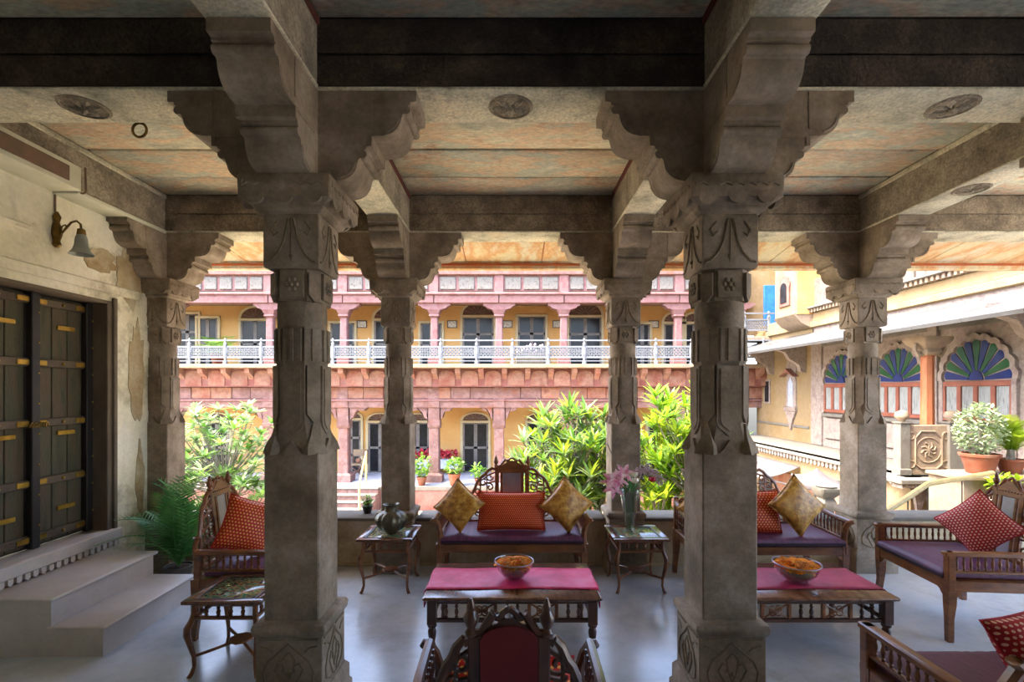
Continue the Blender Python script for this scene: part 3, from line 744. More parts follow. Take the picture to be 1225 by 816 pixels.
        wg = m.build('carved_wing', 'dark_wood' if rear != 'wood' else wood, bk)
        if hw - .05 > pw + wing + .05:
            n = 5
            for k in range(n):
                p = tl @ Vector((s * (pw + wing + .045 + (hw - .10 - pw - wing - .03) * k / (n - 1)), yb, .488))
                spindle(wg, p[0], p[1], p[2], .195, .0105, wood)
    return t

sofa_c = make_seat('carved_sofa', 'carved wooden sofa with purple seat under the red and two gold cushions, in the middle', 'sofa', (.012, 4.53, 0), 0, 1.30, .60, .145)
sofa_r = make_seat('carved_sofa', 'carved wooden sofa with purple seat partly behind the right front pillar', 'sofa', (2.175, 4.46, 0), 0, 1.30, .60, .145)
arm_l = make_seat('carved_armchair', 'carved wooden armchair by the potted palm, seen side on and facing right', 'armchair', (-1.86, 3.83, 0), 90, .80, .68, .11, wing=.17, scrollarm=False)
arm_r = make_seat('carved_armchair', 'carved wooden armchair with mirror back and purple seat beside the pale right pillar', 'armchair', (3.36, 3.78, 0), -95, .80, .70, .11, wing=.17, scrollarm=False)
arm_f = make_seat('carved_armchair', 'dark carved armchair seen from behind, red fabric panel in its back, at the bottom centre', 'armchair', (-.005, 1.88, 0), 180, .69, .66, .105, wood='dark_wood', back='red_back', wing=.12, rear='dark', cush='plum_cloth')
arm_b = make_seat('carved_armchair', 'carved armchair with plum seat cut by the bottom right corner of the picture', 'armchair', (2.02, 2.06, 0), 180, .72, .68, .11, back='red_back', wing=.13, scrollarm=False, cush='plum_cloth', sh=.10)

def pillow(name, label, w, h, th, mt, loc, rot, group=None, roll=0, pin=.10):
    """stuffed cushion, w by h standing in local xz, thickness along y"""
    m = MB(); n = 18; uv = []
    for side in (-1, 1):
        for j in range(n + 1):
            for i in range(n + 1):
                u = -1 + 2 * i / n; v = -1 + 2 * j / n
                e = max(0, (1 - u ** 4) * (1 - v ** 4)) ** .55
                e2 = max(0, (1 - u * u) * (1 - v * v)) ** .5
                x = u * w / 2 * (1 - pin * (1 - v * v) * abs(u) ** 3); z = v * h / 2 * (1 - pin * (1 - u * u) * abs(v) ** 3)
                y = side * th / 2 * (.55 * e + .45 * e2) + .004 * math.sin(5 * u + 3 * v + side) * e
                m.v.append((x, y, z)); uv.append(((u + 1) / 2, (v + 1) / 2))
    N = (n + 1) * (n + 1)
    for s in range(2):
        for j in range(n):
            for i in range(n):
                a = s * N + j * (n + 1) + i; m.f.append((a, a + 1, a + n + 2, a + n + 1))
    m.uv = uv
    bm_name = m.mesh(name, 180)
    bmx = bmesh.new(); bmx.from_mesh(bm_name); bmesh.ops.remove_doubles(bmx, verts=bmx.verts, dist=1e-5); bmesh.ops.recalc_face_normals(bmx, faces=bmx.faces); bmx.to_mesh(bm_name); bmx.free()
    bm_name.materials.append(MATS[mt])
    o = bpy.data.objects.new(name, bm_name); COL.objects.link(o)
    Mx = Matrix.Translation(loc) @ Euler([R(a) for a in rot]).to_matrix().to_4x4() @ Matrix.Rotation(R(roll), 4, 'Y')
    o.matrix_world = Mx
    tag(o, label, 'cushion', group)
    # corner tassel / piping as a part
    pts = []
    for (a, b, c_, d) in [(-1, -1, 1, -1), (1, -1, 1, 1), (1, 1, -1, 1), (-1, 1, -1, -1)]:
        for k in range(8):
            u = a + (c_ - a) * k / 8; v = b + (d - b) * k / 8
            pts.append((u * w / 2 * (1 - pin * (1 - v * v) * abs(u) ** 3), 0, v * h / 2 * (1 - pin * (1 - u * u) * abs(v) ** 3)))
    pts.append(pts[0])
    q = MB().tube(pts, .006, 5).build('piping', mt if not mt.startswith('red') and not mt.startswith('crim') else 'red_back' if False else mt, o)
    return o

# centre sofa
pillow('red_cushion', 'long red cushion with tiny gold dots in the middle of the centre sofa', .60, .33, .15, 'red_dots_small', (.005, 4.44, .653), (-12, 0, 0), pin=.06)
pillow('gold_cushion', 'gold brocade cushion standing on its corner at the left end of the centre sofa', .335, .335, .14, 'gold_brocade', (-.455, 4.41, .71), (-14, 0, -12), roll=38)
pillow('gold_cushion', 'gold brocade cushion standing on its corner at the right end of the centre sofa', .35, .35, .15, 'gold_brocade', (.49, 4.41, .715), (-14, 0, 10), roll=44)
# right sofa
pillow('red_cushion', 'red dotted cushion half hidden by the right front pillar on the right sofa', .50, .36, .14, 'red_dots', (2.10, 4.38, .66), (-12, 0, 0), pin=.06)
pillow('gold_cushion', 'gold brocade cushion standing on its corner at the right end of the right sofa', .38, .38, .15, 'gold_brocade', (2.455, 4.30, .735), (-14, 0, 8), roll=48)
pillow('gold_cushion', 'gold brocade cushion at the left end of the right sofa, left of the pillar', .32, .32, .14, 'gold_brocade', (1.69, 4.42, .70), (-10, 0, -25), roll=35)
# armchairs
pillow('red_cushion', 'red cushion with gold dots on the left armchair beside the potted palm', .39, .39, .16, 'red_dots', (-1.95, 3.74, .71), (-14, 0, 42), roll=22)
pillow('red_cushion', 'red cushion with pale dots standing on its corner on the right armchair', .37, .37, .16, 'crimson_dots', (3.49, 3.74, .72), (-16, 0, -52), roll=44)
pillow('red_cushion', 'red cushion with gold dots on the armchair in the bottom right corner', .38, .36, .17, 'crimson_dots', (2.13, 1.98, .67), (24, 0, 180), roll=14)
pillow('red_cushion', 'red dotted cushion seen through the carved back of the bottom centre armchair', .46, .30, .12, 'red_dots', (0, 1.80, .60), (14, 0, 180), pin=.05)

def coffee_table(loc, label, runner, rlabel):
    t = thing('coffee_table', label, 'table', loc)
    W, D, H = .572, .33, .40
    MB().slab(-W, -D, H - .022, W, D, H, .007).build('tabletop', 'table_wood', t)
    MB().sq([(H - .036, W - .03, D - .03), (H - .022, W - .012, D - .012)]).build('top_moulding', 'dark_wood', t)
    for sx in (-1, 1):
        for sy in (-1, 1):
            x, y = sx * (W - .055), sy * (D - .055)
            l = MB().slab(x - .03, y - .03, .215, x + .03, y + .03, H - .03, .004)
            l.lathe([(.016, 0), (.02, .02), (.017, .05), (.024, .08), (.018, .10), (.026, .14), (.028, .17), (.02, .19), (.03, .20), (.03, .216)], 12, (x, y, 0))
            l.build('leg', 'dark_wood', t)
    fr = MB()
    for sy in (-1, 1):
        y = sy * (D - .055)
        fr.slab(-W + .08, y - .011, H - .055, W - .08, y + .011, H - .03, .003); fr.slab(-W + .08, y - .011, .225, W - .08, y + .011, .25, .003)
    for sx in (-1, 1):
        x = sx * (W - .055)
        fr.slab(x - .011, -D + .08, H - .055, x + .011, D - .08, H - .03, .003); fr.slab(x - .011, -D + .08, .225, x + .011, D - .08, .25, .003)
    fr.build('apron', 'dark_wood', t)
    seg = (2 * W - .16) / 5
    for sy in (-1, 1):
        y = sy * (D - .055)
        for k in range(5):
            x0 = -W + .08 + k * seg
            if k % 2 == 0:
                for q in (.33, .67): spindle(t, x0 + seg * q, y, .249, H - .055 - .249, .014, 'dark_wood')
            else:
                p = MB().slab(x0, y - .012, .25, x0 + .022, y + .012, H - .055, .003).slab(x0 + seg - .022, y - .012, .25, x0 + seg, y + .012, H - .055, .003)
                cxx, cz = x0 + seg / 2, (.25 + H - .055) / 2
                for a in range(4):
                    an = PI / 4 + a * PI / 2
                    p.tube([(cxx + .028 * math.cos(an) + .020 * math.cos(b * PI / 4), y, cz + .02 * math.sin(an) + .018 * math.sin(b * PI / 4)) for b in range(9)], .005, 5)
                p.tube([(x0 + .02, y, .252), (x0 + seg - .02, y, H - .058)], .006, 5).tube([(x0 + seg - .02, y, .252), (x0 + .02, y, H - .058)], .006, 5)
                p.build('fretwork_panel', 'wood', t)
    for sx in (-1, 1):
        x = sx * (W - .055)
        for q in (-.14, -.05, .05, .14): spindle(t, x, q, .249, H - .055 - .249, .014, 'dark_wood')
    # runner lying over the top and hanging at the ends
    m = MB(); n = 36; rows = []
    y0, y1 = (-.19, .20)
    path = [(-W - .010, H - .12), (-W - .012, H - .06), (-W - .008, H - .01), (-W + .005, H + .004)] + [(-W + .02 + (2 * W - .04) * k / 20, H + .0045) for k in range(21)] + [(W - .005, H + .004), (W + .008, H - .01), (W + .012, H - .06), (W + .010, H - .12)]
    top, bot = [], []
    for k, (x, z) in enumerate(path):
        r1 = []; 
        for jn in range(9):
            y = y0 + (y1 - y0) * jn / 8
            wob = .006 * math.sin(9 * x + jn) if abs(x) > W else 0
            r1.append((x + wob * (1 if x > 0 else -1) * .5, y + .006 * math.sin(7 * x + 1), z + .0015 * math.sin(17 * x + 2.1 * jn)))
        top.append(r1)
    m.loft(top, caps=False, closed=False)
    o = m.build('table_runner', runner)
    o.location = loc
    md = o.modifiers.new('thick', 'SOLIDIFY'); md.thickness = .003; md.offset = 0
    tag(o, rlabel, 'tablecloth')
    return t
coffee_table((.01, 3.51, 0), 'low carved wooden coffee table in front of the centre sofa', 'pink_runner', 'bright pink cloth runner across the centre coffee table')
coffee_table((1.905, 3.51, 0), 'low carved wooden coffee table partly behind the right front pillar', 'magenta_runner', 'dark magenta cloth runner across the right coffee table')

def bowl(loc, r, h, label, flabel, gid):
    t = thing('glass_bowl', label, 'bowl', loc)
    o = [(.03, 0), (.045, .003), (r * .55, h * .18), (r * .82, h * .5), (r * .96, h * .85), (r, h)]
    i = [(r - .005, h), (r * .96 - .005, h * .85), (r * .82 - .005, h * .5), (r * .55, h * .22), (.03, .01)]
    MB().lathe(o + i, 32).build('bowl_body', 'clear_glass', t)
    MB().tube([(r * math.cos(2 * PI * k / 32), r * math.sin(2 * PI * k / 32), h) for k in range(33)], .004, 6).build('rim', 'mirror', t)
    MB().lathe([(.03, .012), (r * .5, h * .22), (r * .76, h * .5), (r * .74, h * .505), (.01, h * .51)], 24).build('water', 'glass_water', t)
    # marigold heads, each one its own thing
    m = MB(); 
    for ring in range(3):
        for k in range(9):
            a = 2 * PI * k / 9 + ring * .35
            rr = .011 + .006 * (2 - ring); zz = .004 * ring
            m.add([(rr * math.cos(a) * .3, rr * math.sin(a) * .3, zz + .004), (rr * math.cos(a - .3) * 1.1, rr * math.sin(a - .3) * 1.1, zz + .006), (rr * math.cos(a) * 1.35, rr * math.sin(a) * 1.35, zz + .002), (rr * math.cos(a + .3) * 1.1, rr * math.sin(a + .3) * 1.1, zz + .006)], [(0, 1, 2, 3)])
    m.ball((0, 0, .004), .012, 8, 4)
    me = m.mesh('marigold'); me.materials.append(MATS['marigold'])
    R_ = r * .80; placed = []
    tries = 0
    while len(placed) < 42 and tries < 4000:
        tries += 1
        a = rnd.uniform(0, 2 * PI); q = R_ * math.sqrt(rnd.random())
        p = Vector((q * math.cos(a), q * math.sin(a), 0))
        if all((p - s).length < 0 or (p - s).length > .026 for s in placed): placed.append(p)
    for p in placed:
        z = h * .78 + .02 * (1 - (p.length / R_) ** 2) + rnd.uniform(0, .008)
        f = bpy.data.objects.new('marigold', me); COL.objects.link(f)
        f.location = (loc[0] + p.x, loc[1] + p.y, loc[2] + z); f.rotation_euler = (rnd.uniform(-.5, .5), rnd.uniform(-.5, .5), rnd.uniform(0, 6)); f.scale = [rnd.uniform(1.15, 1.4)] * 3
        tag(f, flabel, 'flower', gid)
mat('glass_water', ['#b5b49c', '#cfcfbd'], .1, 3, 0)
bowl((px(615, 3.50), 3.50, .407), .135, .125, 'glass bowl of orange marigolds on the centre coffee table', 'orange marigold head floating in the bowl on the centre table', 'marigolds in the centre bowl')
bowl((px(953, 3.44), 3.44, .407), .150, .130, 'glass bowl of orange marigolds on the right coffee table', 'orange marigold head floating in the bowl on the right table', 'marigolds in the right bowl')

def side_table(loc, label, rz=0):
    t = thing('side_table', label, 'table', loc, rz)
    h, H = .235, .468
    m = MB()
    for (a, b, c_, d) in [(-h, -h, h, -h + .055), (-h, h - .055, h, h), (-h, -h + .055, -h + .055, h - .055), (h - .055, -h + .055, h, h - .055)]:
        m.slab(a, b, H - .022, c_, d, H, .004)
    m.build('tabletop', 'table_wood', t)
    MB().slab(-h + .05, -h + .05, H - .02, h - .05, h - .05, H - .006, .003).build('inset_panel', 'inset_glass', t)
    ins = MB()
    for s in (-1, 1):
        ins.box(-h + .055, s * (h - .06) - .006, H - .006, h - .055, s * (h - .06) + .006, H - .002); ins.box(s * (h - .06) - .006, -h + .066, H - .006, s * (h - .06) + .006, h - .066, H - .002)
    ins.build('inset_border', 'black_frame', t)
    k = .185
    m = MB()
    for s in (-1, 1):
        for z0, z1 in ((H - .045, H - .022), (H - .125, H - .105)):
            m.slab(-k, s * k - .010, z0, k, s * k + .010, z1, .003); m.slab(s * k - .010, -k, z0, s * k + .010, k, z1, .003)
    m.build('apron', 'wood', t)
    for s in (-1, 1):
        for q in (-.11, -.037, .037, .11):
            spindle(t, q, s * k, H - .106, .062, .014, 'wood'); spindle(t, s * k, q, H - .106, .062, .014, 'wood')
    for sx in (-1, 1):
        for sy in (-1, 1):
            dx, dy = sx * .7071, sy * .7071
            pts = [(0, H - .03), (0, H - .09), (.012, H - .13), (.034, H - .17), (.036, H - .21), (.018, H - .28), (.0, .12), (-.002, .06), (.012, .02), (.028, 0)]
            MB().tube([(sx * k + dx * u, sy * k + dy * u, z) for u, z in pts], [.016, .016, .017, .021, .020, .016, .012, .011, .013, .014], 8).build('leg', 'wood', t)
    m = MB()
    for a in (45, 135):
        M = Matrix.Rotation(R(a), 4, 'Z')
        m.tube([(-.27, 0, .12), (-.14, 0, .125), (0, 0, .135), (.14, 0, .125), (.27, 0, .12)], .010, 6, M)
    m.lathe([(.07, .130), (.075, .136), (.07, .144)], 8)
    m.build('stretcher', 'wood', t)
    return t
side_table((-1.065, 4.445, 0), 'small carved side table under the ribbed metal jar')
side_table((1.105, 4.445, 0), 'small carved side table under the vase of flowers')
side_table((-1.72, 3.20, 0), 'small carved side table in front of the left armchair')

# ribbed metal jar
jy = 4.42; jx = px(468, jy)
t = thing('ribbed_jar', 'squat ribbed dark metal jar with a short collar on the left side table', 'jar', (jx, jy, .468))
m = MB(); n = 64
prof = [(.045, 0), (.055, .01), (.075, .02), (.115, .05), (.140, .09), (.142, .125), (.125, .160), (.085, .185), (.060, .192)]
rings = []
for r, z in prof:
    k = min(1, max(0, (r - .06) / .05)) * .10
    rings.append([(r * (1 - k + k * abs(math.sin(6 * 2 * PI * i / n))) * math.cos(2 * PI * i / n), r * (1 - k + k * abs(math.sin(6 * 2 * PI * i / n))) * math.sin(2 * PI * i / n), z) for i in range(n)])
m.loft(rings); m.build('jar_body', 'pewter', t)
MB().lathe([(.058, .188), (.055, .21), (.058, .235), (.070, .245), (.072, .252), (.066, .254), (.050, .24), (.048, .20)], 24).build('jar_neck', 'pewter', t)

# vase of flowers
vx, vy = px(753, 4.45), 4.45
t = thing('glass_vase', 'tall cut glass vase on the right side table', 'vase', (vx, vy, .468))
MB().lathe([(.046, 0), (.050, .012), (.040, .03), (.044, .08), (.062, .22), (.082, .34), (.090, .36), (.084, .36), (.057, .22), (.038, .08), (.03, .03)], 24, flute=.05).build('vase_body', 'clear_glass', t)
m = MB()
for k in range(6):
    a = k * 2.4; m.tube([(.012 * math.cos(a), .012 * math.sin(a), .03), (.05 * math.cos(a), .05 * math.sin(a), .36)], .003, 5)
m.build('stems_in_water', 'stem', t)
def leafmesh(Lg, Wd, m, fold=.25, droop=.15, n=4, name='leaf'):
    q = MB(); 
    V = []; Fc = []
    for i in range(n + 1):
        u = i / n; ww = Wd / 2 * (math.sin(PI * min(1, u * .92 + .06)) ** .8); z = -droop * Lg * u * u
        V += [(-ww, u * Lg, z + fold * ww), (0, u * Lg, z), (ww, u * Lg, z + fold * ww)]
    for i in range(n):
        a = i * 3; Fc += [(a, a + 1, a + 4, a + 3), (a + 1, a + 2, a + 5, a + 4)]
    q.add(V, Fc)
    me = q.mesh(name, 60); me.materials.append(MATS[m]); return me
flpos = [('lily', -.17, -.02, .30), ('lily', -.12, -.05, .33), ('lily', -.14, .0, .24), ('lily', -.055, -.03, .38), ('rose_white', .03, -.04, .37), ('rose_white', .035, -.06, .32),
         ('rose_red', .19, -.04, .325), ('dry', .14, .02, .40), ('dry', .22, .03, .36), ('dry', .10, .05, .36), ('lily', -.06, .02, .31), ('dry', .27, .02, .31)]
labs = {'lily': ('pink_lily', 'pink lily in the glass vase', 'lilies in the vase'), 'rose_white': ('white_rose', 'round cream white bloom in the middle of the glass vase', 'white blooms in the vase'),
        'rose_red': ('red_rose', 'single dark red rose at the right of the glass vase', None), 'dry': ('dried_bloom', 'pale mauve feathery bloom at the right of the glass vase', 'mauve blooms in the vase')}
pet = leafmesh(.098, .040, 'lily_pink', .2, .5)
own = ['pink lily at the far left of the vase, upper one', 'pink lily at the far left of the vase, nearest the camera', 'pink lily hanging lowest at the left of the vase',
       'tallest pink lily, above the middle left of the vase', 'upper round cream bloom in the middle of the vase', 'lower round cream bloom in the middle of the vase', None,
       'mauve feathery bloom, highest at the right of the vase', 'mauve feathery bloom right above the dark red rose', 'mauve feathery bloom nearest the middle of the vase',
       'pink lily just left of the cream blooms in the vase', 'mauve feathery bloom farthest right in the vase']
for fi, (kind, dx, dy, dz) in enumerate(flpos):
    nm, lab, grp = labs[kind]
    lab = own[fi] or lab
    t = thing(nm, lab, 'flower', (vx + dx, vy + dy, .468 + dz + .14), group=grp)
    MB().tube([(0, 0, 0), (-dx * .35, -dy * .3, -.10), (-dx * .8, -dy * .8, -dz + .22)], .0035, 5).build('stem', 'stem', t)
    if kind == 'lily':
        for k in range(6):
            o_ = share('petal', pet, t); o_.matrix_basis = Matrix.Rotation(R(50 + 60 * dy), 4, 'X') @ Matrix.Rotation(k * PI / 3 + dx * 9, 4, 'Z') @ Matrix.Rotation(R(28), 4, 'X')
        MB().ball((0, 0, .01), .008, 6, 4).build('flower_centre', 'bud', t)
    elif kind == 'dry':
        m = MB()
        for k in range(46):
            d = Vector((rnd.gauss(0, 1), rnd.gauss(0, 1), rnd.gauss(.3, 1))).normalized()
            p = d * rnd.uniform(.03, .06)
            m.tube([(0, 0, 0), p], .0015, 3); m.ball(p, .008, 5, 3)
        tag(m.build('florets', 'dry_bloom', t), kind='stuff')
    else:
        mt_ = 'rose_white' if kind == 'rose_white' else 'rose_red'
        MB().ball((0, 0, 0), .024, 12, 8, .9).build('bloom', mt_, t)
        m = MB()
        for k in range(7):
            a = k * 2 * PI / 7; M = Matrix.Rotation(a, 4, 'Z')
            m.loft([[(.010, -.015, -.018), (.010, .015, -.018)], [(.030, -.018, 0), (.030, .018, 0)], [(.026, -.012, .022), (.026, .012, .022)]], M, caps=False, closed=False)
        m.build('petals', mt_, t)
lf = leafmesh(.15, .022, 'leaf_dark', .2, .1)
t = thing('vase_foliage', 'dark green leaves fanning out of the glass vase', 'foliage', (vx, vy, .468 + .34))
for k in range(16):
    a = rnd.uniform(0, 2 * PI); share('leaf', lf, t, loc=(.02 * math.cos(a), .02 * math.sin(a), rnd.uniform(0, .03)), rot=(R(rnd.uniform(35, 80)), 0, a))
MB().tube([(0, 0, 0), (-.10, 0, .22), (-.19, -.01, .42), (-.20, -.01, .44)], .004, 5).build('twig', 'bark', t)

# ------------------------------------------------------------------ plants
def frond_mesh(Lg, n, w0, m, name='frond', droop=.5):
    """arching palm frond with separate leaflets along its rib"""
    q = MB(); rib = []
    for i in range(n + 1):
        u = i / n; rib.append(Vector((0, Lg * u * (1 - .15 * u), Lg * (.75 * u - droop * u * u * 1.35))))
    q.tube(rib, [.004 * (1 - .7 * i / n) + .001 for i in range(n + 1)], 4)
    for i in range(2, n + 1):
        u = i / n; ll = w0 * math.sin(PI * (.12 + .83 * u)) ** .7
        for s in (-1, 1):
            p = rib[i]; d = Vector((s * ll, ll * .55, -.12 * ll))
            side = Vector((0, .012, 0)) * (w0 / .2)
            q.add([p - side * .4, p + side * .4, p + d * .6 + side * .5, p + d, p + d * .6 - side * .5], [(0, 1, 2, 3, 4)])
    me = q.mesh(name, 0); me.materials.append(MATS[m]); return me
def pot(t, r, h, m='terracotta'):
    MB().lathe([(r * .62, 0), (r * .66, h * .05), (r * .92, h * .82), (r * .93, h * .84), (r * 1.02, h * .86), (r * 1.04, h * .98), (r, h), (r * .88, h), (r * .86, h * .9), (.01, h * .9)], 20).build('pot', m, t)
    MB().lathe([(r * .87, h * .88), (r * .5, h * .93), (.01, h * .94)], 14).build('soil', 'soil', t)
def palm(name, label, loc, r, h, Lg, n, mt, pt='terracotta', w0=.16, el=(25, 80), nleaf=14, trunk=0):
    t = thing(name, label, 'plant', loc); pot(t, r, h, pt)
    me = [frond_mesh(Lg * k, nleaf, w0, mt, droop=d) for k, d in ((1, .5), (.85, .62), (.7, .4))]
    if trunk: MB().lathe([(trunk * 1.2, h * .9), (trunk, h + .1), (trunk * .8, h + .16)], 10).build('stem', 'bark', t)
    for k in range(n):
        a = 2.4 * k + rnd.uniform(-.2, .2)
        share('frond', me[k % 3], t, (0, 0, h * .95 + (.1 if trunk else 0)), (R(rnd.uniform(*el) - 35), 0, a))
    return t
palm('potted_palm', 'green potted palm on the floor between the left wall and the left armchair', (-2.98, 4.50, 0), .12, .15, .92, 24, 'leaf_dark', 'pale_sandstone', .17, (52, 122), 24)

def leafy_tree(name, label, base, crown, rad, tips, per, leaf_mats, Lg, Wd, seed, trunk_r=.06, cat='tree', el=(5, 60), forks=True, maxparts=290):
    rr = random.Random(seed)
    t = thing(name, label, cat, base)
    B = Vector(base); C0 = Vector(crown)
    meshes = [leafmesh(Lg * k, Wd * k, mm, .25, dr, 4) for mm in leaf_mats for k, dr in ((1, .2), (.8, .35), (1.1, .12))]
    # tips on the crown's shell and inside
    T = []
    for k in range(tips):
        while True:
            d = Vector((rr.uniform(-1, 1), rr.uniform(-1, 1), rr.uniform(-1, 1)))
            if .25 < d.length < 1: break
        T.append(C0 + Vector((d.x * rad[0], d.y * rad[1], d.z * rad[2])))
    hubs = [C0 + Vector((rr.uniform(-.6, .6) * rad[0], rr.uniform(-.5, .5) * rad[1], rr.uniform(-.75, -.1) * rad[2])) for _ in range(8)]
    m = MB()
    fork = B + (C0 - B) * .45
    m.tube([B, (B + fork) / 2 + Vector((.05, 0, 0)), fork], [trunk_r, trunk_r * .8, trunk_r * .7], 8)
    for h in hubs:
        mid = (fork + h) / 2 + Vector((rr.uniform(-.1, .1), rr.uniform(-.1, .1), -.05)); m.tube([fork, mid, h], [trunk_r * .6, trunk_r * .42, trunk_r * .3], 6)
    for p in T:
        h = min(hubs, key=lambda q: (q - p).length)
        mid = (h + p) / 2 + Vector((0, 0, -.06)); m.tube([h, mid, p], [trunk_r * .3, trunk_r * .22, trunk_r * .16], 5)
    m.build('trunk', 'bark', t, world=True)
    leaves = []
    for p in T:
        for k in range(per):
            a = 2 * PI * k / per * 1.0 + rr.uniform(-.25, .25); e = R(rr.uniform(*el))
            M = Matrix.Translation(p) @ Matrix.Rotation(a, 4, 'Z') @ Matrix.Rotation(e, 4, 'X')
            leaves.append((M, rr.choice(meshes)))
    leaves.sort(key=lambda q: q[0].translation.y - .3 * q[0].translation.z)
    for M, me in leaves[:maxparts]:
        o = bpy.data.objects.new('leaf', me); COL.objects.link(o); o.parent = t
        o.matrix_basis = Matrix.Translation(-B) @ M
    rest = {}
    for M, me in leaves[maxparts:]: rest.setdefault(me.materials[0].name, []).append((M, me))
    for mn, lst in rest.items():
        q = MB()
        for M, me in lst: q.add([v.co for v in me.vertices], [tuple(p.vertices) for p in me.polygons], M)
        tag(q.build('foliage', mn, t, world=True, smooth=60), kind='stuff')
    return t
GZ = -2.4
leafy_tree('frangipani_tree', 'pale green frangipani tree in the courtyard behind the left armchair', (-5.0, 9.0, GZ), (-5.25, 9.0, .25), (1.5, 1.1, 1.25), 290, 12, ['leaf_pale', 'leaf_mid'], .20, .06, 3, trunk_r=.035)
leafy_tree('leafy_bush', 'bright yellow-green long-leaved bush left of the pillar behind the vase', (1.1, 8.0, GZ), (1.0, 8.0, .35), (.95, .8, 1.15), 210, 13, ['leaf_bright', 'leaf_mid', 'leaf_pale'], .30, .05, 5, cat='bush', el=(15, 75))
leafy_tree('leafy_bush', 'bright yellow-green long-leaved bush right of the pillar behind the vase', (2.6, 8.0, GZ), (2.75, 8.0, .45), (.95, .8, 1.35), 220, 13, ['leaf_bright', 'leaf_mid', 'leaf_bright'], .31, .052, 6, cat='bush', el=(15, 75))

# ------------------------------------------------------------------ courtyard ground
gr = struct('ground', MB().box(-30, 5.17, GZ - .3, 30, 40, GZ), 'court_stone')
struct('wall_terrace', MB().box(-8, 5.15, GZ, 9.5, 5.32, -.02), 'parapet_plaster')

# ------------------------------------------------------------------ building across the courtyard (front at Y=18)
FY = 18.0; BY = 20.2
fx = lambda x: px(x, FY); fz = lambda y: pz(y, FY)
bld = thing('courtyard_building', 'pink and yellow two-storey arcaded palace wing across the courtyard', 'building', (-2, 19, GZ))
def bpart(name, mb, m, par=None, smooth=40): return mb.build(name, m, par or bld, world=True, smooth=smooth)
XL, XR = -15.0, 9.05
LF = -1.58; UF = 2.62; XU = 8.42
bpart('terrace', MB().box(XL, 17.2, GZ, XR, 20.2, LF), 'grey_lilac')
bpart('terrace_edge', MB().slab(XL, 17.12, LF - .12, fx(400) - .1, 17.32, LF + .01, .01).slab(fx(462), 17.12, LF - .12, XR, 17.32, LF + .01, .01), 'pale_sandstone')
bpart('terrace_face', MB().box(fx(462), 17.14, GZ, XR, 17.21, LF - .12).box(XL, 17.14, GZ, fx(400) - .1, 17.21, LF - .12), 'red_wash')
bpart('lower_wall', MB().box(XL, BY, LF, XR, BY + .3, UF - .2), 'yellow_plaster')
bpart('upper_wall', MB().box(XL, BY, UF - .1, XU, BY + .3, 6.0), 'yellow_plaster')
bpart('floor_slab', MB().box(XL, FY - .35, 1.84, XR, BY, UF - .14), 'red_wash')
bpart('balcony_slab', MB().slab(XL, 17.15, UF - .13, XR, BY, UF, .015), 'sandstone')
bpart('roof_slab', MB().box(XL, FY + .1, 5.12, XU, BY + .3, 5.35), 'cream_plaster')
bpart('roof', MB().box(XL, FY, 6.4, XU, BY + .3, 6.6), 'cream_plaster')
bpart('lower_lintel', MB().box(XL, FY - .02, 1.10, XR, FY + .42, 1.38), 'pink_stone')
bpart('lower_string_course', MB().slab(XL, FY - .09, 1.33, XR, FY, 1.41, .015), 'pink_paint')
bpart('block_backing', MB().box(XL, FY - .0, 1.38, XR, FY + .4, UF - .14), 'red_wash')
# courses of stone blocks under the corbels
for (z0, z1, off) in [(1.42, 1.84, 0)]:
    x = XL
    while x < XR - .2:
        wv = rnd.uniform(.62, .95); x1 = min(x + wv, XR)
        bpart('stone_block', MB().slab(x + .01, FY - .04 - rnd.uniform(0, .02), z0, x1 - .01, FY + .02, z1 - .012, .012), 'orange_stone' if rnd.random() < .6 else 'pink_stone')
        x = x1
x = XL + .2; ci = 0
cor = MB().prism([(0, 0), (-.12, .02), (-.16, .10), (-.30, .18), (-.36, .30), (-.62, .42), (-.66, .60), (0, .60)], 'x', -.09, .09).mesh('corbel'); cor.materials.append(MATS['orange_stone'])
while x < XR:
    share('corbel', cor, bld, Vector((x, FY - .04, 1.90)) - bld.location)
    bpart('corbel_panel', MB().prism([(x + .12, 1.88), (x + .69, 1.88), (x + .69, 2.28), (x + .6, 2.38), (x + .4, 2.42), (x + .2, 2.38), (x + .12, 2.28)], 'y', FY - .38, FY - .34), 'orange_stone')
    x += .81
PXL = [80, 200, 321, 410, 519, 597, 675, 744, 813, 885]
def scallop_arch(x0, x1, zs, zt, n=7):
    """points from left spring to right spring along a cusped pointed arch"""
    cxm = (x0 + x1) / 2; hw_ = (x1 - x0) / 2; pts = []
    base = []
    for k in range(n + 1):
        u = k / n; a = PI * (1 - u)
        base.append((cxm + hw_ * math.cos(a), zs + (zt - zs) * (math.sin(a) ** .85)))
    for k in range(n):
        (ax, az), (bx, bz) = base[k], base[k + 1]
        mx_, mz = (ax + bx) / 2, (az + bz) / 2; dx, dz = bx - ax, bz - az; L_ = math.hypot(dx, dz)
        nx_, nz_ = -dz / L_, dx / L_
        if nz_ < 0 and abs(nz_) > .3: nx_, nz_ = -nx_, -nz_
        for q in range(5):
            f = q / 5; b_ = math.sin(PI * f) * L_ * .28
            pts.append((ax + dx * f + nx_ * b_, az + dz * f + nz_ * b_))
    pts.append(base[-1]); return pts
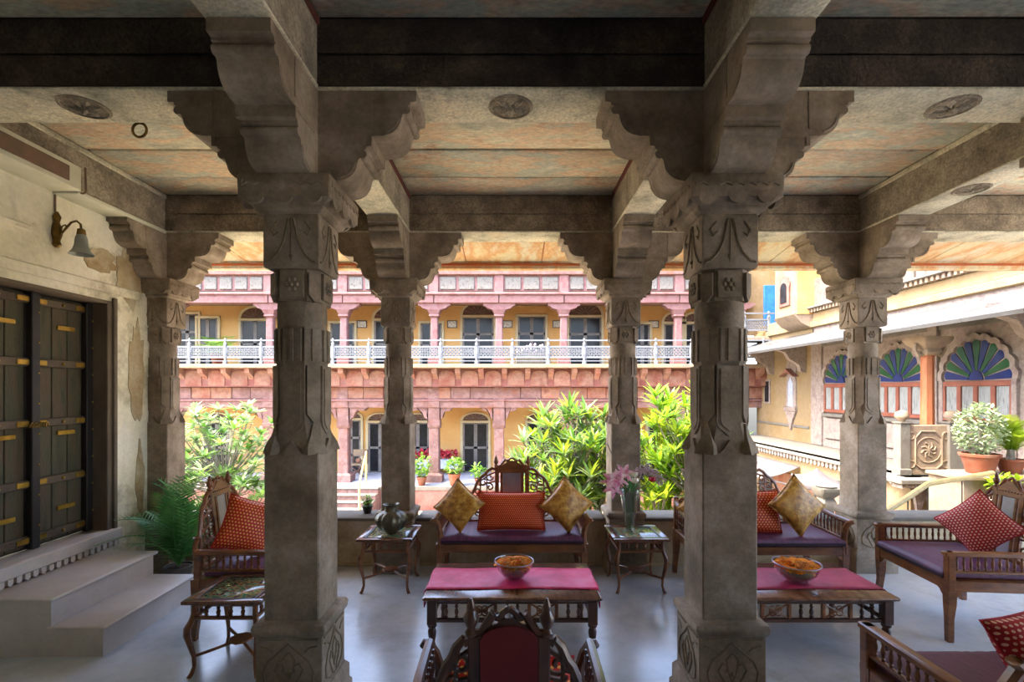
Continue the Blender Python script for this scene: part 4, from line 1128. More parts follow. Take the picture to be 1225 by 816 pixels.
for i, p in enumerate(PXL):
    x = fx(p)
    # lower pillar
    m = MB().sq([(LF, .30), (LF + .25, .30), (LF + .32, .22)], c=(x, FY + .2)).sq([(LF + .3, .19), (.35, .175), (.38, .21), (.5, .23)], cham=.03, c=(x, FY + .2))
    m.sq([(.48, .20), (1.12, .20)], c=(x, FY + .2)).sq([(.5, .22), (.55, .22)], c=(x, FY + .2))
    bpart('lower_pillar', m, 'pink_stone')
    bpart('pilaster', MB().slab(x - .2, FY - .06, 1.10, x + .2, FY, 1.84, .012), 'pink_stone')
    # upper pillar with bracket capital
    m = MB().sq([(UF, .22), (UF + .3, .22), (UF + .34, .15)], c=(x, FY + .2)).sq([(UF + .3, .14), (4.35, .125)], cham=.03, c=(x, FY + .2))
    m.sq([(4.33, .13), (4.40, .19), (4.46, .17), (4.55, .21), (4.62, .24)], c=(x, FY + .2), cham=.02)
    m.prism([(x - .58, 4.86), (x - .58, 4.78), (x - .50, 4.76), (x - .42, 4.68), (x - .26, 4.64), (x - .22, 4.56), (x + .22, 4.56), (x + .26, 4.64), (x + .42, 4.68), (x + .50, 4.76), (x + .58, 4.78), (x + .58, 4.86)], 'y', FY + .05, FY + .35)
    bpart('upper_pillar', m, 'pink_paint')
for a, b in zip(PXL[:-1], PXL[1:]):
    x0, x1 = fx(a) + .18, fx(b) - .18
    arch = scallop_arch(x0 + .04, x1 - .04, .38, 1.12)
    top = [(x0 + (x1 - x0) * i / (len(arch) - 1), 1.2) for i in range(len(arch))]
    bpart('cusped_arch', MB().band(arch, top, 'y', FY + .05, FY + .30).box(x0 - .02, FY + .05, .36, x0 + .05, FY + .30, 1.2).box(x1 - .05, FY + .05, .36, x1 + .02, FY + .30, 1.2), 'pink_stone')
    bpart('lintel_block', MB().slab(fx(a) + .015, FY - .03, 4.86, fx(b) - .015, FY + .4, 5.14, .012), 'pink_paint')
    bpart('parapet_post', MB().slab(fx(a) - .16, FY - .03, 5.20, fx(a) + .16, FY + .2, 5.98, .01), 'pink_paint')
    n = max(2, round((x1 - x0) / .58)); wv = (fx(b) - fx(a) - .34) / n
    for k in range(n):
        xx = fx(a) + .17 + k * wv
        bpart('carved_panel', MB().slab(xx + .05, FY - .0, 5.34, xx + wv - .05, FY + .06, 5.80, .02), 'white_panel')
bpart('parapet', MB().box(XL, FY + .04, 5.30, XU, FY + .2, 5.90), 'pink_paint')
bpart('parapet_coping', MB().slab(XL, FY - .1, 5.86, XU, FY + .24, 6.02, .015), 'pink_stone')
bpart('cornice', MB().slab(XL, FY - .10, 5.14, XU, FY + .3, 5.24, .02), 'pink_paint')

def far_door(x, z0, w, h, arch=0, style='glass', wallY=BY, par=None, frame='cream_trim', leafm='door_frame_grey'):
    """door: trim, two leaves with panes, optional fan light above"""
    y = wallY
    tw = .10
    d = MB().slab(x - w / 2 - tw, y - .06, z0, x - w / 2, y + .01, z0 + h + tw, .01).slab(x + w / 2, y - .06, z0, x + w / 2 + tw, y + .01, z0 + h + tw, .01)
    d.slab(x - w / 2 - tw, y - .07, z0 + h, x + w / 2 + tw, y + .01, z0 + h + tw, .01)
    if arch:
        out = arc(x, z0 + h + tw, w / 2 + tw, 180, 0, 16, arch); inn = arc(x, z0 + h + tw, w / 2, 180, 0, 16, arch)
        d.band(out, inn, 'y', y - .06, y + .01)
    D_ = bpart('door', d, frame, par)
    if arch:
        MB().prism(arc(x, z0 + h + tw, w / 2, 180, 0, 16, arch), 'y', y - .015, y - .005).build('fan_light', 'door_brown', D_, world=True)
        f = MB()
        for k in range(1, 8):
            a = PI * k / 8; f.tube([(x + .12 * math.cos(a), y - .02, z0 + h + tw + .12 * math.sin(a)), (x + w * .48 * math.cos(a), y - .02, z0 + h + tw + w * .48 * arch * math.sin(a))], .014, 4)
        f.build('fan_bar', leafm, D_, world=True)
    for s in (0, 1):
        a = x - w / 2 + s * w / 2
        b = a + w / 2
        l = MB()
        for (q0, q1) in ((a, a + .07), (b - .07, b)): l.box(q0, y - .045, z0, q1, y - .01, z0 + h)
        rows = 2 if h < 2 else 3
        hh = h
        for k in range(rows + 1):
            zc = z0 + hh * k / rows; l.box(a, y - .045, max(z0, zc - .045), b, y - .01, min(z0 + h, zc + .045))
        l.build('door_leaf', leafm, D_, world=True)
        MB().box(a + .02, y - .028, z0 + .02, b - .02, y - .02, z0 + h - .02).build('pane', 'window_dark', D_, world=True)
bxp = lambda p: px(p, BY); bzp = lambda p: pz(p, BY)
for p, w_, top, ar in [(306, 1.15, 381, .75), (465, 1.15, 381, .75), (572, 1.25, 377, .75), (700, 1.30, 377, .75), (806, .80, 385, .8), (830, .80, 385, .8), (225, .85, 373, 0), (249, .8, 378, 0), (410, .95, 384, 0), (516, .85, 384, 0), (636, 1.10, 376, 0), (768, .6, 385, 0)]:
    far_door(bxp(p), UF, w_, bzp(top) - UF - .1, ar)
for p, w_, top, ar in [(569, 1.02, 503, .55), (646, 1.02, 503, .55), (455, .95, 503, .55), (420, .8, 500, .55), (500, .9, 503, .55), (700, 1.0, 503, .55), (790, 1.0, 503, .55), (260, 1.0, 503, .55), (350, 1, 503, .55)]:
    far_door(bxp(p), LF, w_, bzp(top) - LF - .1, ar)
# white balcony railing with lattice
RY = 17.3
lat = MB(); LW, LH = 1.15, .36
k = 0
import math as _m
step = .12
for sgn in (-1, 1):
    c_ = -LW / 2 - LH
    while c_ < LW / 2 + LH:
        # line x = c_ + sgn*(z) clipped to the panel
        z0, z1 = 0, LH
        xa, xb_ = c_, c_ + LH
        if sgn < 0: xa, xb_ = c_ + LH, c_
        pts = []
        N = 8
        zz = [LH * i / N for i in range(N + 1)]
        ins = [(xa + (xb_ - xa) * z / LH, z) for z in zz if -LW / 2 <= xa + (xb_ - xa) * z / LH <= LW / 2]
        if len(ins) >= 2:
            (ax, az), (bx, bz) = ins[0], ins[-1]
            d = Vector((bx - ax, 0, bz - az)); nrm = Vector((-d.z, 0, d.x)).normalized() * .019
            a_, b_ = Vector((ax, 0, az)), Vector((bx, 0, bz))
            lat.add([a_ - nrm, a_ + nrm, b_ + nrm, b_ - nrm, a_ - nrm + Vector((0, .02, 0)), a_ + nrm + Vector((0, .02, 0)), b_ + nrm + Vector((0, .02, 0)), b_ - nrm + Vector((0, .02, 0))],
                    [(0, 1, 2, 3), (7, 6, 5, 4), (0, 4, 5, 1), (1, 5, 6, 2), (2, 6, 7, 3), (3, 7, 4, 0)])
        c_ += step
for s in (-1, 1):
    lat.box(s * LW / 2 - .03, -.01, 0, s * LW / 2 + .03, .03, LH)
lat.box(-LW / 2, -.01, -.03, LW / 2, .03, .02).box(-LW / 2, -.01, LH - .02, LW / 2, .03, LH + .03)
latm = lat.mesh('lattice_panel', 0); latm.materials.append(MATS['white_paint'])
postm = MB().sq([(0, .06), (.10, .06), (.12, .038), (.30, .038), (.34, .05), (.40, .05), (.44, .038), (.62, .038), (.66, .05), (.72, .05), (.75, .025), (.84, .04), (.90, .012)], cham=.01).mesh('railing_post', 30); postm.materials.append(MATS['white_paint'])
rl = thing('balcony_railing', 'long white lattice railing of the upper balcony across the courtyard', 'railing', (-2, RY, UF))
m = MB().box(XL, RY - .025, UF + .80, XR, RY + .025, UF + .845).box(XL, RY - .02, UF + .10, XR, RY + .02, UF + .13)
m.build('rail', 'white_paint', rl, world=True)
pxs = [fx(527) * RY / FY + k * 1.237 for k in range(-12, 10)]
for x in pxs:
    if XL < x < XR: share('railing_post', postm, rl, Vector((x, RY, UF)) - rl.location)
    if XL < x + .62 < XR - .5: share('lattice_panel', latm, rl, Vector((x + .6185, RY - .01, UF + .24)) - rl.location)
# steps up to the terrace and their yellow handrail
sx0, sx1 = fx(400) - .1, fx(462)
sp = thing('courtyard_steps', 'flight of pink stone steps up to the far terrace, left of the middle', 'steps', ((sx0 + sx1) / 2, 16.6, GZ))
for k in range(5):
    z1 = LF - .0 - .164 * k
    MB().slab(sx0, 17.2 - .32 * (k + 1), GZ, sx1, 17.22 - .32 * k, z1 - .03, .01).build('riser', 'pink_stone', sp, world=True)
    MB().slab(sx0, 17.17 - .32 * (k + 1), z1 - .03, sx1, 17.22 - .32 * k, z1, .008).build('tread', 'pale_sandstone', sp, world=True)
MB().tube([(px(431, 16), 15.9, GZ), (px(431, 16), 15.9, -1.25), (px(438, 17.4), 17.4, -.42), (px(438, 17.4), 17.4, LF)], .035, 6).build('handrail', 'yellow_rail', sp, world=True)

# framed pictures on the upper wall
for p, lab in [(541, 'small framed picture on the yellow upper wall, left of the arched middle door'), (607, 'small framed picture on the yellow upper wall between the pillar and the square door'),
               (667, 'small framed picture on the yellow upper wall, right of the square door'), (433, 'framed picture on the yellow upper wall at the left, beside the pillar bracket'), (782, 'small framed picture on the yellow upper wall near the right end')]:
    x, z = bxp(p), bzp(388)
    t = thing('framed_picture', lab, 'picture', (x, BY, z))
    m = MB().box(-.2, -.04, -.15, .2, -.0, -.12).box(-.2, -.04, .12, .2, 0, .15).box(-.2, -.04, -.12, -.17, 0, .12).box(.17, -.04, -.12, .2, 0, .12)
    m.build('frame', 'black_frame', t); MB().box(-.17, -.02, -.12, .17, -.01, .12).build('print', 'print_paper', t)
# things on the far terrace
def far_chair(x, y, label):
    t = thing('folding_chair', label, 'chair', (x, y, LF))
    m = MB()
    for s in (-1, 1):
        m.tube([(-.28, s * .24, 0), (.28, s * .24, .45)], .025, 5).tube([(.28, s * .24, 0), (-.28, s * .24, .45)], .025, 5).tube([(-.28, s * .24, .45), (-.28, s * .24, 1.0)], .02, 5).tube([(.28, s * .24, .45), (.28, s * .24, 1.0)], .02, 5)
    m.build('frame', 'door_brown', t); MB().slab(-.27, -.25, .44, .27, .25, .48, .01).build('seat', 'sandstone', t); MB().slab(-.28, .22, .75, .28, .25, 1.0, .01).build('backrest', 'sandstone', t)
    MB().ball((0, 0, .6), .12, 10, 6, .8).build('seat_pad', 'orange_stone', t)
far_chair(px(429, 19.3), 19.3, 'folding wooden chair on the far terrace beside the steps')
for p, lab in [(503, 'box of red-leaved plants on the far terrace, left of the pink pillar'), (533, 'box of red-leaved plants on the far terrace, right of the pink pillar')]:
    x = px(p, 19.6); t = thing('planter_box', lab, 'planter', (x, 19.6, LF))
    MB().slab(-.5, -.16, .25, .5, .16, .62, .02).box(-.45, -.1, 0, -.38, .1, .25).box(.38, -.1, 0, .45, .1, .25).build('box', 'grey_lilac', t)
    q = MB(); me = leafmesh(.22, .13, 'red_leaves', .2, .2)
    for k in range(90):
        M = Matrix.Translation((rnd.uniform(-.45, .45), rnd.uniform(-.1, .1), rnd.uniform(.62, .9))) @ Matrix.Rotation(rnd.uniform(0, 6.28), 4, 'Z') @ Matrix.Rotation(rnd.uniform(0, 1.3), 4, 'X')
        q.add([v.co for v in me.vertices], [tuple(f.vertices) for f in me.polygons], M)
    tag(q.build('foliage', 'red_leaves', t), kind='stuff')
def shrub(name, label, loc, r, h, cr, ch, mt, lm=.10, n=180, pt='terracotta', cat='plant'):
    t = thing(name, label, cat, loc); pot(t, r, h, pt)
    me = leafmesh(lm, lm * .5, mt, .2, .2); q = MB()
    MB().tube([(0, 0, h * .9), (0, 0, h + ch * .6)], .02, 5).build('stem', 'bark', t)
    for k in range(n):
        d = Vector((rnd.gauss(0, 1), rnd.gauss(0, 1), rnd.gauss(0, 1))).normalized() * rnd.uniform(.5, 1) ** .5
        M = Matrix.Translation((d.x * cr, d.y * cr, h + ch * .5 + d.z * ch * .55)) @ Matrix.Rotation(rnd.uniform(0, 6.28), 4, 'Z') @ Matrix.Rotation(rnd.uniform(-.5, 1.2), 4, 'X')
        q.add([v.co for v in me.vertices], [tuple(f.vertices) for f in me.polygons], M)
    tag(q.build('foliage', mt, t), kind='stuff'); return t
shrub('potted_shrub', 'terracotta pot with a green shrub on the far terrace, left above the centre sofa', (px(544, 17.5), 17.35, LF), .22, .42, .3, .5, 'leaf_mid', .16)
shrub('potted_shrub', 'green potted shrub on the far terrace, just right of the pillar behind the jar', (px(505, 17.5), 17.4, LF), .18, .3, .32, .75, 'leaf_mid', .16)
shrub('potted_shrub', 'small potted shrub on the far terrace in front of the tall glazed door', (px(572, 17.5), 17.4, LF), .12, .25, .25, .45, 'leaf_mid', .16, 80)
shrub('potted_shrub', 'small terracotta pot in the courtyard behind the left armchair', (px(263, 9.5), 9.5, pz(622, 9.5) - .1), .2, .32, .22, .3, 'leaf_mid', .14, 80)
shrub('potted_shrub', 'small dark pot with a green sprig on the parapet beside the ribbed jar', (px(441, 5.12), 5.08, .476), .055, .075, .05, .10, 'leaf_mid', .04, 90, 'iron')
palm('potted_palm', 'feathery potted palm on the upper balcony behind the white railing at left', (px(262, 18.6), 18.6, UF), .3, .45, 1.25, 22, 'leaf_mid', 'terracotta', .4, (20, 80), 14)
struct('trim_2', MB().box(px(263, 9.5) - .6, 9.2, GZ, px(263, 9.5) + .6, 10.2, pz(622, 9.5) - .102), 'pale_sandstone')
t = thing('wall_bench', 'low stone bench with pink blossoms on the balcony behind the white railing', 'bench', (px(634, 17.9), 17.75, UF))
MB().slab(-.5, -.15, 0, .5, .15, .42, .02).build('bench_slab', 'pale_sandstone', t)
q = MB()
for k in range(40): q.ball((rnd.uniform(-.5, .5), rnd.uniform(-.12, .12), rnd.uniform(.44, .72)), rnd.uniform(.03, .05), 6, 4)
tag(q.build('blossoms', 'dry_bloom', t), kind='stuff')

# ------------------------------------------------------------------ building on the right (front at X=9)
SX = 9.0
rb = thing('side_building', 'cream palace wing on the right with fan windows of blue and green glass', 'building', (SX, 12, GZ))
def rpart(name, mb, m, par=None, smooth=40): return mb.build(name, m, par or rb, world=True, smooth=smooth)
def yx(p, X=SX): return X * F / (p - CX)            # depth at which the plane x=X shows in column p
TZ = .12                                             # terrace level
rpart('window_wall', MB().box(SX, 5.5, TZ, SX + .4, 14.95, 3.6), 'mauve_stone')
rpart('yellow_wall', MB().box(SX, 14.9, TZ, SX + .4, 18.35, 3.6), 'cream_plaster')
rpart('yellow_base_band', MB().slab(SX - .03, 15.1, .55, SX, 18.3, .63, .01), 'pale_sandstone')
rpart('corner_pier', MB().slab(SX - .06, 14.45, TZ, SX + .1, 14.95, 3.3, .015), 'mauve_stone')
rpart('terrace', MB().box(7.36, 9.28, -.05, SX + .4, 18.35, TZ), 'pale_sandstone')
rpart('terrace_edge', MB().slab(7.25, 9.2, TZ - .06, 7.6, 18.35, TZ, .01), 'pale_stone')
m = MB(); y = 9.3
while y < 18.3:
    m.prism([(y, TZ - .07), (y + .09, TZ - .07), (y + .09, TZ - .16), (y + .045, TZ - .20), (y, TZ - .16)], 'x', 7.3, 7.36); y += .15
tag(rpart('dentil_row', m, 'mauve_stone'), kind='stuff')
rpart('lower_wall', MB().box(7.42, 9.3, GZ, 7.6, 18.35, -.05), 'cream_plaster')
# awning
aw = [(7.15, 2.80), (SX, 3.36), (SX, 3.44), (7.13, 2.86)]
y = 6.0
while y < 18.3:
    y1 = min(y + .98, 18.35)
    rpart('awning_sheet', MB().prism(aw, 'y', y + .004, y1 - .004), 'awning_sheet'); y = y1
# brackets under the awning
brk = MB().prism([(0, 0), (-.15, .05), (-.22, .25), (-.5, .42), (-.62, .62), (-1.1, .78), (-1.15, .90), (0, 1.02)], 'y', -.09, .09).mesh('awning_bracket'); brk.materials.append(MATS['mauve_stone'])
for yy in (17.2, 15.35, 8.35): share('awning_bracket', brk, rb, Vector((SX - .01, yy, 2.25)) - rb.location)
# fan windows
def fan_window(yc, w_, zsill, ztr, ztop):
    fr = MB()
    y0, y1 = yc - w_ / 2, yc + w_ / 2; X = SX
    # scalloped reveal
    n = 11; hw_ = w_ / 2; rise = ztop - ztr
    def sc(r0):
        pts = []
        for k in range(n):
            a0 = PI * k / n; a1 = PI * (k + 1) / n
            for q in range(5):
                a = a0 + (a1 - a0) * q / 5; b_ = 1 + .055 * math.sin(PI * q / 5)
                pts.append((yc + (hw_ + r0) * b_ * math.cos(a), ztr + (rise + r0) * b_ * math.sin(a)))
        pts.append((yc - hw_ - r0, ztr)); return pts
    o = sc(.10); i = sc(0.0)
    fr.band(o, i, 'x', X - .07, X + .01)
    fr.slab(X - .07, y0 - .10, zsill - .05, X + .01, y0, ztr, .008).slab(X - .07, y1, zsill - .05, X + .01, y1 + .10, ztr, .008)
    W = rpart('fan_window', fr, 'mauve_stone')
    MB().prism(i, 'x', X - .012, X - .004).build('fan_ground', 'fan_lead', W, world=True)
    for k in range(n):
        a0 = PI * k / n + .016; a1 = PI * (k + 1) / n - .016
        P = [(.26, a0), (1.0, a0 + .01), (1.05, (a0 * 2 + a1) / 3), (1.05, (a0 + a1 * 2) / 3), (1.0, a1 - .01), (.26, a1)]
        poly = [(yc + r * .95 * hw_ * math.cos(a), ztr + .02 + r * .95 * rise * math.sin(a)) for r, a in P]
        MB().prism(poly, 'x', X - .03, X - .012).build('fan_pane', 'blue_glass' if k % 2 == 0 else 'green_glass', W, world=True)
    MB().prism([(yc + .2 * hw_ * math.cos(PI * k / 10), ztr + .02 + .2 * rise * 1.2 * math.sin(PI * k / 10)) for k in range(11)], 'x', X - .04, X - .012).build('fan_hub', 'blue_glass', W, world=True)
    f = MB().slab(X - .06, y0, ztr - .10, X, y1, ztr, .006).slab(X - .06, y0, zsill - .02, X, y1, zsill + .07, .006)
    npan = 4; pw_ = w_ / npan
    for k in range(npan + 1):
        yy = y0 + k * pw_; f.slab(X - .055, yy - .045, zsill, X, yy + .045, ztr - .05, .005)
    f.build('casement_frame', 'red_wood', W, world=True)
    for k in range(npan):
        MB().box(X - .02, y0 + k * pw_ + .04, zsill + .05, X - .012, y0 + (k + 1) * pw_ - .04, ztr - .09).build('pane', 'curtain', W, world=True)
fan_window(9.67, 1.42, 1.12, 1.90, 2.68)
fan_window(11.62, 1.42, 1.12, 1.90, 2.68)
fan_window(13.62, 1.42, 1.12, 1.90, 2.68)
for yy in (10.62, 12.62):
    rpart('window_pier', MB().slab(SX - .09, yy - .12, TZ, SX, yy + .12, 3.1, .01), 'mauve_stone')
for (a, b) in [(8.9, 10.4), (10.85, 12.4), (12.85, 14.3)]:
    rpart('sill_panel', MB().slab(SX - .05, a, .35, SX, b, .95, .02), 'mauve_stone')
    rpart('window_sill', MB().slab(SX - .12, a - .05, .98, SX, b + .05, 1.07, .01), 'pale_sandstone')
rpart('frieze', MB().slab(SX - .05, 5.6, 2.98, SX, 14.9, 3.2, .01), 'pale_sandstone')
# niche on the yellow wall
ny = 16.05
nb = rpart('wall_niche', MB().slab(SX - .10, ny - .33, 1.05, SX, ny + .33, 1.2, .01).prism([(ny - .3, 1.05), (ny + .3, 1.05), (ny + .12, .75), (ny, .45), (ny - .12, .75)], 'x', SX - .07, SX), 'mauve_stone')
MB().prism([(ny - .28, 1.2), (ny + .28, 1.2), (ny + .28, 2.0), (ny + .22, 2.2), (ny + .3, 2.35), (ny + .2, 2.75), (ny, 3.05), (ny - .2, 2.75), (ny - .3, 2.35), (ny - .22, 2.2), (ny - .28, 2.0)], 'x', SX - .04, SX).build('niche_surround', 'mauve_stone', nb, world=True)
MB().prism([(ny - .14, 1.2), (ny + .14, 1.2), (ny + .14, 1.95), (ny, 2.15), (ny - .14, 1.95)], 'x', SX - .055, SX - .035).build('niche_opening', 'grey_lilac', nb, world=True)
MB().prism([(ny - .42, 2.15), (ny, 2.42), (ny + .42, 2.15), (ny + .3, 2.2), (ny, 2.3), (ny - .3, 2.2)], 'x', SX - .22, SX - .02).build('niche_hood', 'orange_stone', nb, world=True)
far_w = MB().slab(SX - .04, 17.35, 1.25, SX, 17.75, 2.1, .01)
wv_ = rpart('small_window', far_w, 'mauve_stone'); MB().box(SX - .05, 17.42, 1.32, SX - .035, 17.68, 2.03).build('pane', 'window_dark', wv_, world=True)
# upper storey above the awning
rpart('cornice', MB().slab(SX - .1, 5.5, 3.58, SX + .4, 18.4, 3.75, .02), 'cream_plaster')
rpart('upper_band', MB().slab(SX - .03, 5.5, 3.75, SX + .4, 18.4, 4.02, .02), 'cream_plaster')
rpart('upper_ledge', MB().slab(SX - .22, 5.5, 4.12, SX + .4, 15.6, 4.18, .015), 'pale_sandstone')
m = MB(); y = 5.6
while y < 15.5: m.box(SX - .16, y, 4.02, SX, y + .07, 4.12); y += .14
tag(rpart('upper_dentils', m, 'sandstone'), kind='stuff')
y = 5.6
while y < 15.4:
    rpart('parapet_panel', MB().slab(SX + .0, y + .02, 4.18, SX + .12, y + 1.36, 5.0, .02), 'mauve_stone_dimmed'); y += 1.4
rpart('upper_wall', MB().box(SX + 1.6, 5.5, 4.1, SX + 1.9, 18.4, 8.5), 'cream_plaster')
for yy in (10.55, 13.6):
    rpart('upper_column', MB().lathe([(.20, 4.18), (.20, 4.3), (.15, 4.36), (.17, 4.46), (.13, 4.5), (.125, 6.6), (.2, 6.8)], 14, (SX + .02, yy, 0)), 'pale_stone')
rpart('upper_roof', MB().box(SX - .3, 5.5, 6.7, SX + 1.9, 15.4, 6.9), 'cream_plaster')
# projecting room with a small scalloped window and the blue door beyond
rpart('box_room', MB().slab(SX - .55, 14.9, 3.98, SX + 1.7, 16.04, 7.2, .02), 'cream_plaster')
rpart('box_room_front', MB().slab(SX - .52, 14.87, 3.98, SX + 1.2, 14.905, 7.2, .01), 'yellow_plaster')
rpart('box_base', MB().prism([(SX - .60, 3.98), (SX - .35, 3.72), (SX - .1, 3.60), (SX + 1.2, 3.55), (SX + 1.2, 3.98)], 'y', 14.9, 16.04), 'sandstone')
bw_ = rpart('box_window', MB().prism(scallop_arch(15.15, 15.75, 4.85, 5.2, 5) + [(15.75, 4.3), (15.15, 4.3)], 'x', SX - .60, SX - .54), 'red_wash')
MB().prism(arc(15.45, 4.85, .17, 0, 180, 8) + [(15.28, 4.4), (15.62, 4.4)], 'x', SX - .615, SX - .595).build('pane', 'window_dark', bw_, world=True)
rpart('upper_end_wall', MB().box(8.2, 18.35, 3.75, 13, 18.6, 8), 'cream_plaster')
bd_ = rpart('blue_door', MB().slab(px(914, 18.3), 18.28, 3.8, px(928, 18.3), 18.36, 5.55, .01), 'blue_door')
sr = thing('balcony_railing', 'short white lattice railing in front of the blue door at the far right corner', 'railing', (8.75, 17.5, 3.58))
MB().box(8.1, 17.47, 4.38, 9.2, 17.53, 4.43).build('rail', 'white_paint', sr, world=True)
for x in (8.15, 9.0): share('railing_post', postm, sr, Vector((x, 17.5, 3.58)) - sr.location)
share('lattice_panel', latm, sr, Vector((8.575, 17.49, 3.82)) - sr.location, scl=(.72, 1, 1))
MB().slab(8.0, 17.35, 3.45, 9.2, 18.35, 3.58, .02).build('balcony_floor', 'sandstone', sr, world=True)
# carved balustrade panel, its posts and the orange column at the terrace end
py_ = 9.5
bal = thing('carved_balustrade', 'carved sandstone balustrade panel between two knobbed posts beneath the orange column', 'balustrade', (7.9, py_, TZ))
x0, x1 = px(1076, py_), px(1149, py_)
zt_ = pz(505, py_)
MB().slab(x0 + .18, py_, TZ, x1 - .25, py_ + .12, zt_ - .06, .01).build('panel', 'sandstone', bal, world=True)
pm = MB().tube([(x0 + .30, py_ - .005, TZ + .2), (x0 + .30, py_ - .005, zt_ - .3), (x0 + .4, py_ - .005, zt_ - .18), (x1 - .48, py_ - .005, zt_ - .18), (x1 - .36, py_ - .005, zt_ - .3), (x1 - .36, py_ - .005, TZ + .2), (x1 - .46, py_ - .005, TZ + .12), (x0 + .4, py_ - .005, TZ + .12), (x0 + .30, py_ - .005, TZ + .2)], .02, 5)
cxp, czp = (x0 + x1) / 2 - .03, (TZ + zt_) / 2 - .03
for k in range(8):
    a = k * PI / 4; pm.tube([(cxp, py_ - .005, czp), (cxp + .1 * math.cos(a), py_ - .01, czp + .1 * math.sin(a)), (cxp + .15 * math.cos(a + .4), py_ - .005, czp + .15 * math.sin(a + .4))], .017, 5)
pm.tube([(cxp + .24 * math.cos(a), py_ - .004, czp + .24 * math.sin(a)) for a in [2 * PI * k / 16 for k in range(17)]], .012, 5)
for sx_ in (-1, 1):
    for sz_ in (-1, 1): pm.tube([(cxp + sx_ * .33 + .07 * math.cos(a), py_ - .004, czp + sz_ * .27 + .07 * math.sin(a)) for a in [2 * PI * k / 10 for k in range(11)]], .014, 5)
pm.build('panel_carving', 'sandstone', bal, world=True)
for xx, wd in ((x0 + .09, .09), (x1 - .13, .13)):
    MB().sq([(TZ, wd + .02), (TZ + .1, wd + .02), (TZ + .12, wd), (zt_ - .04, wd), (zt_ - .02, wd + .02), (zt_, wd + .02)], c=(xx, py_ + .06)).build('post', 'pale_sandstone', bal, world=True)
    MB().lathe([(.05, 0), (.06, .03), (.11, .08), (.12, .13), (.09, .19), (.02, .22)], 14, (xx, py_ + .06, zt_)).build('post_knob', 'sandstone', bal, world=True)
cxn = px(1111, 9.75)
t = thing('awning_column', 'slender orange column with a carved capital holding the awning', 'column', (cxn, 9.78, TZ))
MB().lathe([(.15, 0), (.15, .1), (.12, .14), (.115, .9), (.105, 2.25), (.13, 2.3)], 8).build('column_shaft', 'orange_column', t)
m = MB().sq([(2.28, .13), (2.34, .17), (2.40, .15), (2.5, .25), (2.58, .29), (2.63, .29)], cham=.03)
for s in (-1, 1): m.tube([(s * .14, -.05, 2.3), (s * .22, -.05, 2.28), (s * .28, -.05, 2.38), (s * .27, -.05, 2.5)], .045, 6)
m.build('column_capital', 'sandstone', t)
# terrace end wall facing the camera with a scalloped bracket arch
rpart('terrace_end_wall', MB().box(7.4, 9.28, GZ, 12.5, 9.42, TZ - .05), 'cream_plaster')
rpart('terrace_end_edge', MB().slab(7.0, 9.0, TZ - .10, 12.5, 9.5, TZ - .0, .02), 'pale_stone')
m = MB(); x = 7.05
while x < 12.4: m.box(x, 9.03, TZ - .17, x + .05, 9.28, TZ - .10); x += .11
tag(rpart('end_dentils', m, 'mauve_stone'), kind='stuff')
ar_ = scallop_arch(7.5, 8.5, -.62, -.25, 7)
rpart('end_arch', MB().band(ar_, [(7.4 + 1.2 * i / (len(ar_) - 1), -.12) for i in range(len(ar_))], 'y', 9.2, 9.29), 'mauve_stone')
rpart('end_pier', MB().slab(8.6, 9.18, GZ, 8.75, 9.3, -.12, .01), 'mauve_stone')
# lower storey openings and doors
for (a, b, mm) in [(10.2, 10.9, 'door_brown'), (12.2, 12.9, 'door_brown'), (14.2, 14.9, 'window_dark'), (15.8, 16.7, 'door_brown')]:
    q = rpart('lower_door', MB().slab(7.38, a - .08, GZ, 7.43, b + .08, -.42, .01), 'sandstone'); MB().box(7.36, a, GZ, 7.385, b, -.52).build('door_leaf', mm, q, world=True)
rpart('lower_pink_wall', MB().box(7.39, 11.0, GZ, 7.415, 12.1, -.5).box(7.39, 13.0, GZ, 7.415, 14.1, -.5), 'orange_stone')
# white sheet awning of the lower storey
aw2 = thing('cloth_awning', 'white cloth awning over the lower doors of the cream wing', 'awning', (7.0, 14.8, -.6))
m = MB(); rows = []
for i in range(9):
    y = 12.8 + 4.6 * i / 8
    rows.append([(7.38 - 1.0 * j / 5, y, -.22 - .30 * (j / 5) - .05 * math.sin(PI * j / 5) * (1 + .3 * math.sin(3 * i))) for j in range(6)])
o = m.loft(rows, caps=False, closed=False).build('awning_cloth', 'canopy_cloth', aw2, world=True); o.modifiers.new('s', 'SOLIDIFY').thickness = .02
MB().tube([(6.4, 12.8, -.53), (6.4, 17.4, -.53)], .02, 5).tube([(6.4, 12.85, -.53), (7.38, 12.85, -.75)], .02, 5).build('awning_pole', 'white_paint', aw2, world=True)

# square cloth parasol in the courtyard
cy_ = 9.6
pc = thing('cloth_canopy', 'sagging off-white cloth canopy on poles beyond the right sofa', 'canopy', (px(978, cy_), cy_, GZ))
m = MB(); rows = []
ca = [(px(945, 9.2), 9.2, pz(588, 9.2) + .12), (px(1012, 9.2), 9.2, pz(583, 9.2)), (px(1005, 10.6), 10.6, pz(575, 10.6)), (px(948, 10.6), 10.6, pz(566, 10.6))]
apex = (px(975, 9.9), 9.9, pz(561, 9.9))
for i in range(9):
    u = i / 8; r_ = []
    for j_ in range(9):
        v = j_ / 8
        p = Vector(ca[0]) * (1 - u) * (1 - v) + Vector(ca[1]) * u * (1 - v) + Vector(ca[2]) * u * v + Vector(ca[3]) * (1 - u) * v
        d = max(abs(u - .5), abs(v - .5)) * 2
        p.z += (1 - d) ** 1.6 * .28 - .07 * math.sin(PI * u) * (1 if v in (0, 1) else .3)
        r_.append(tuple(p))
    rows.append(r_)
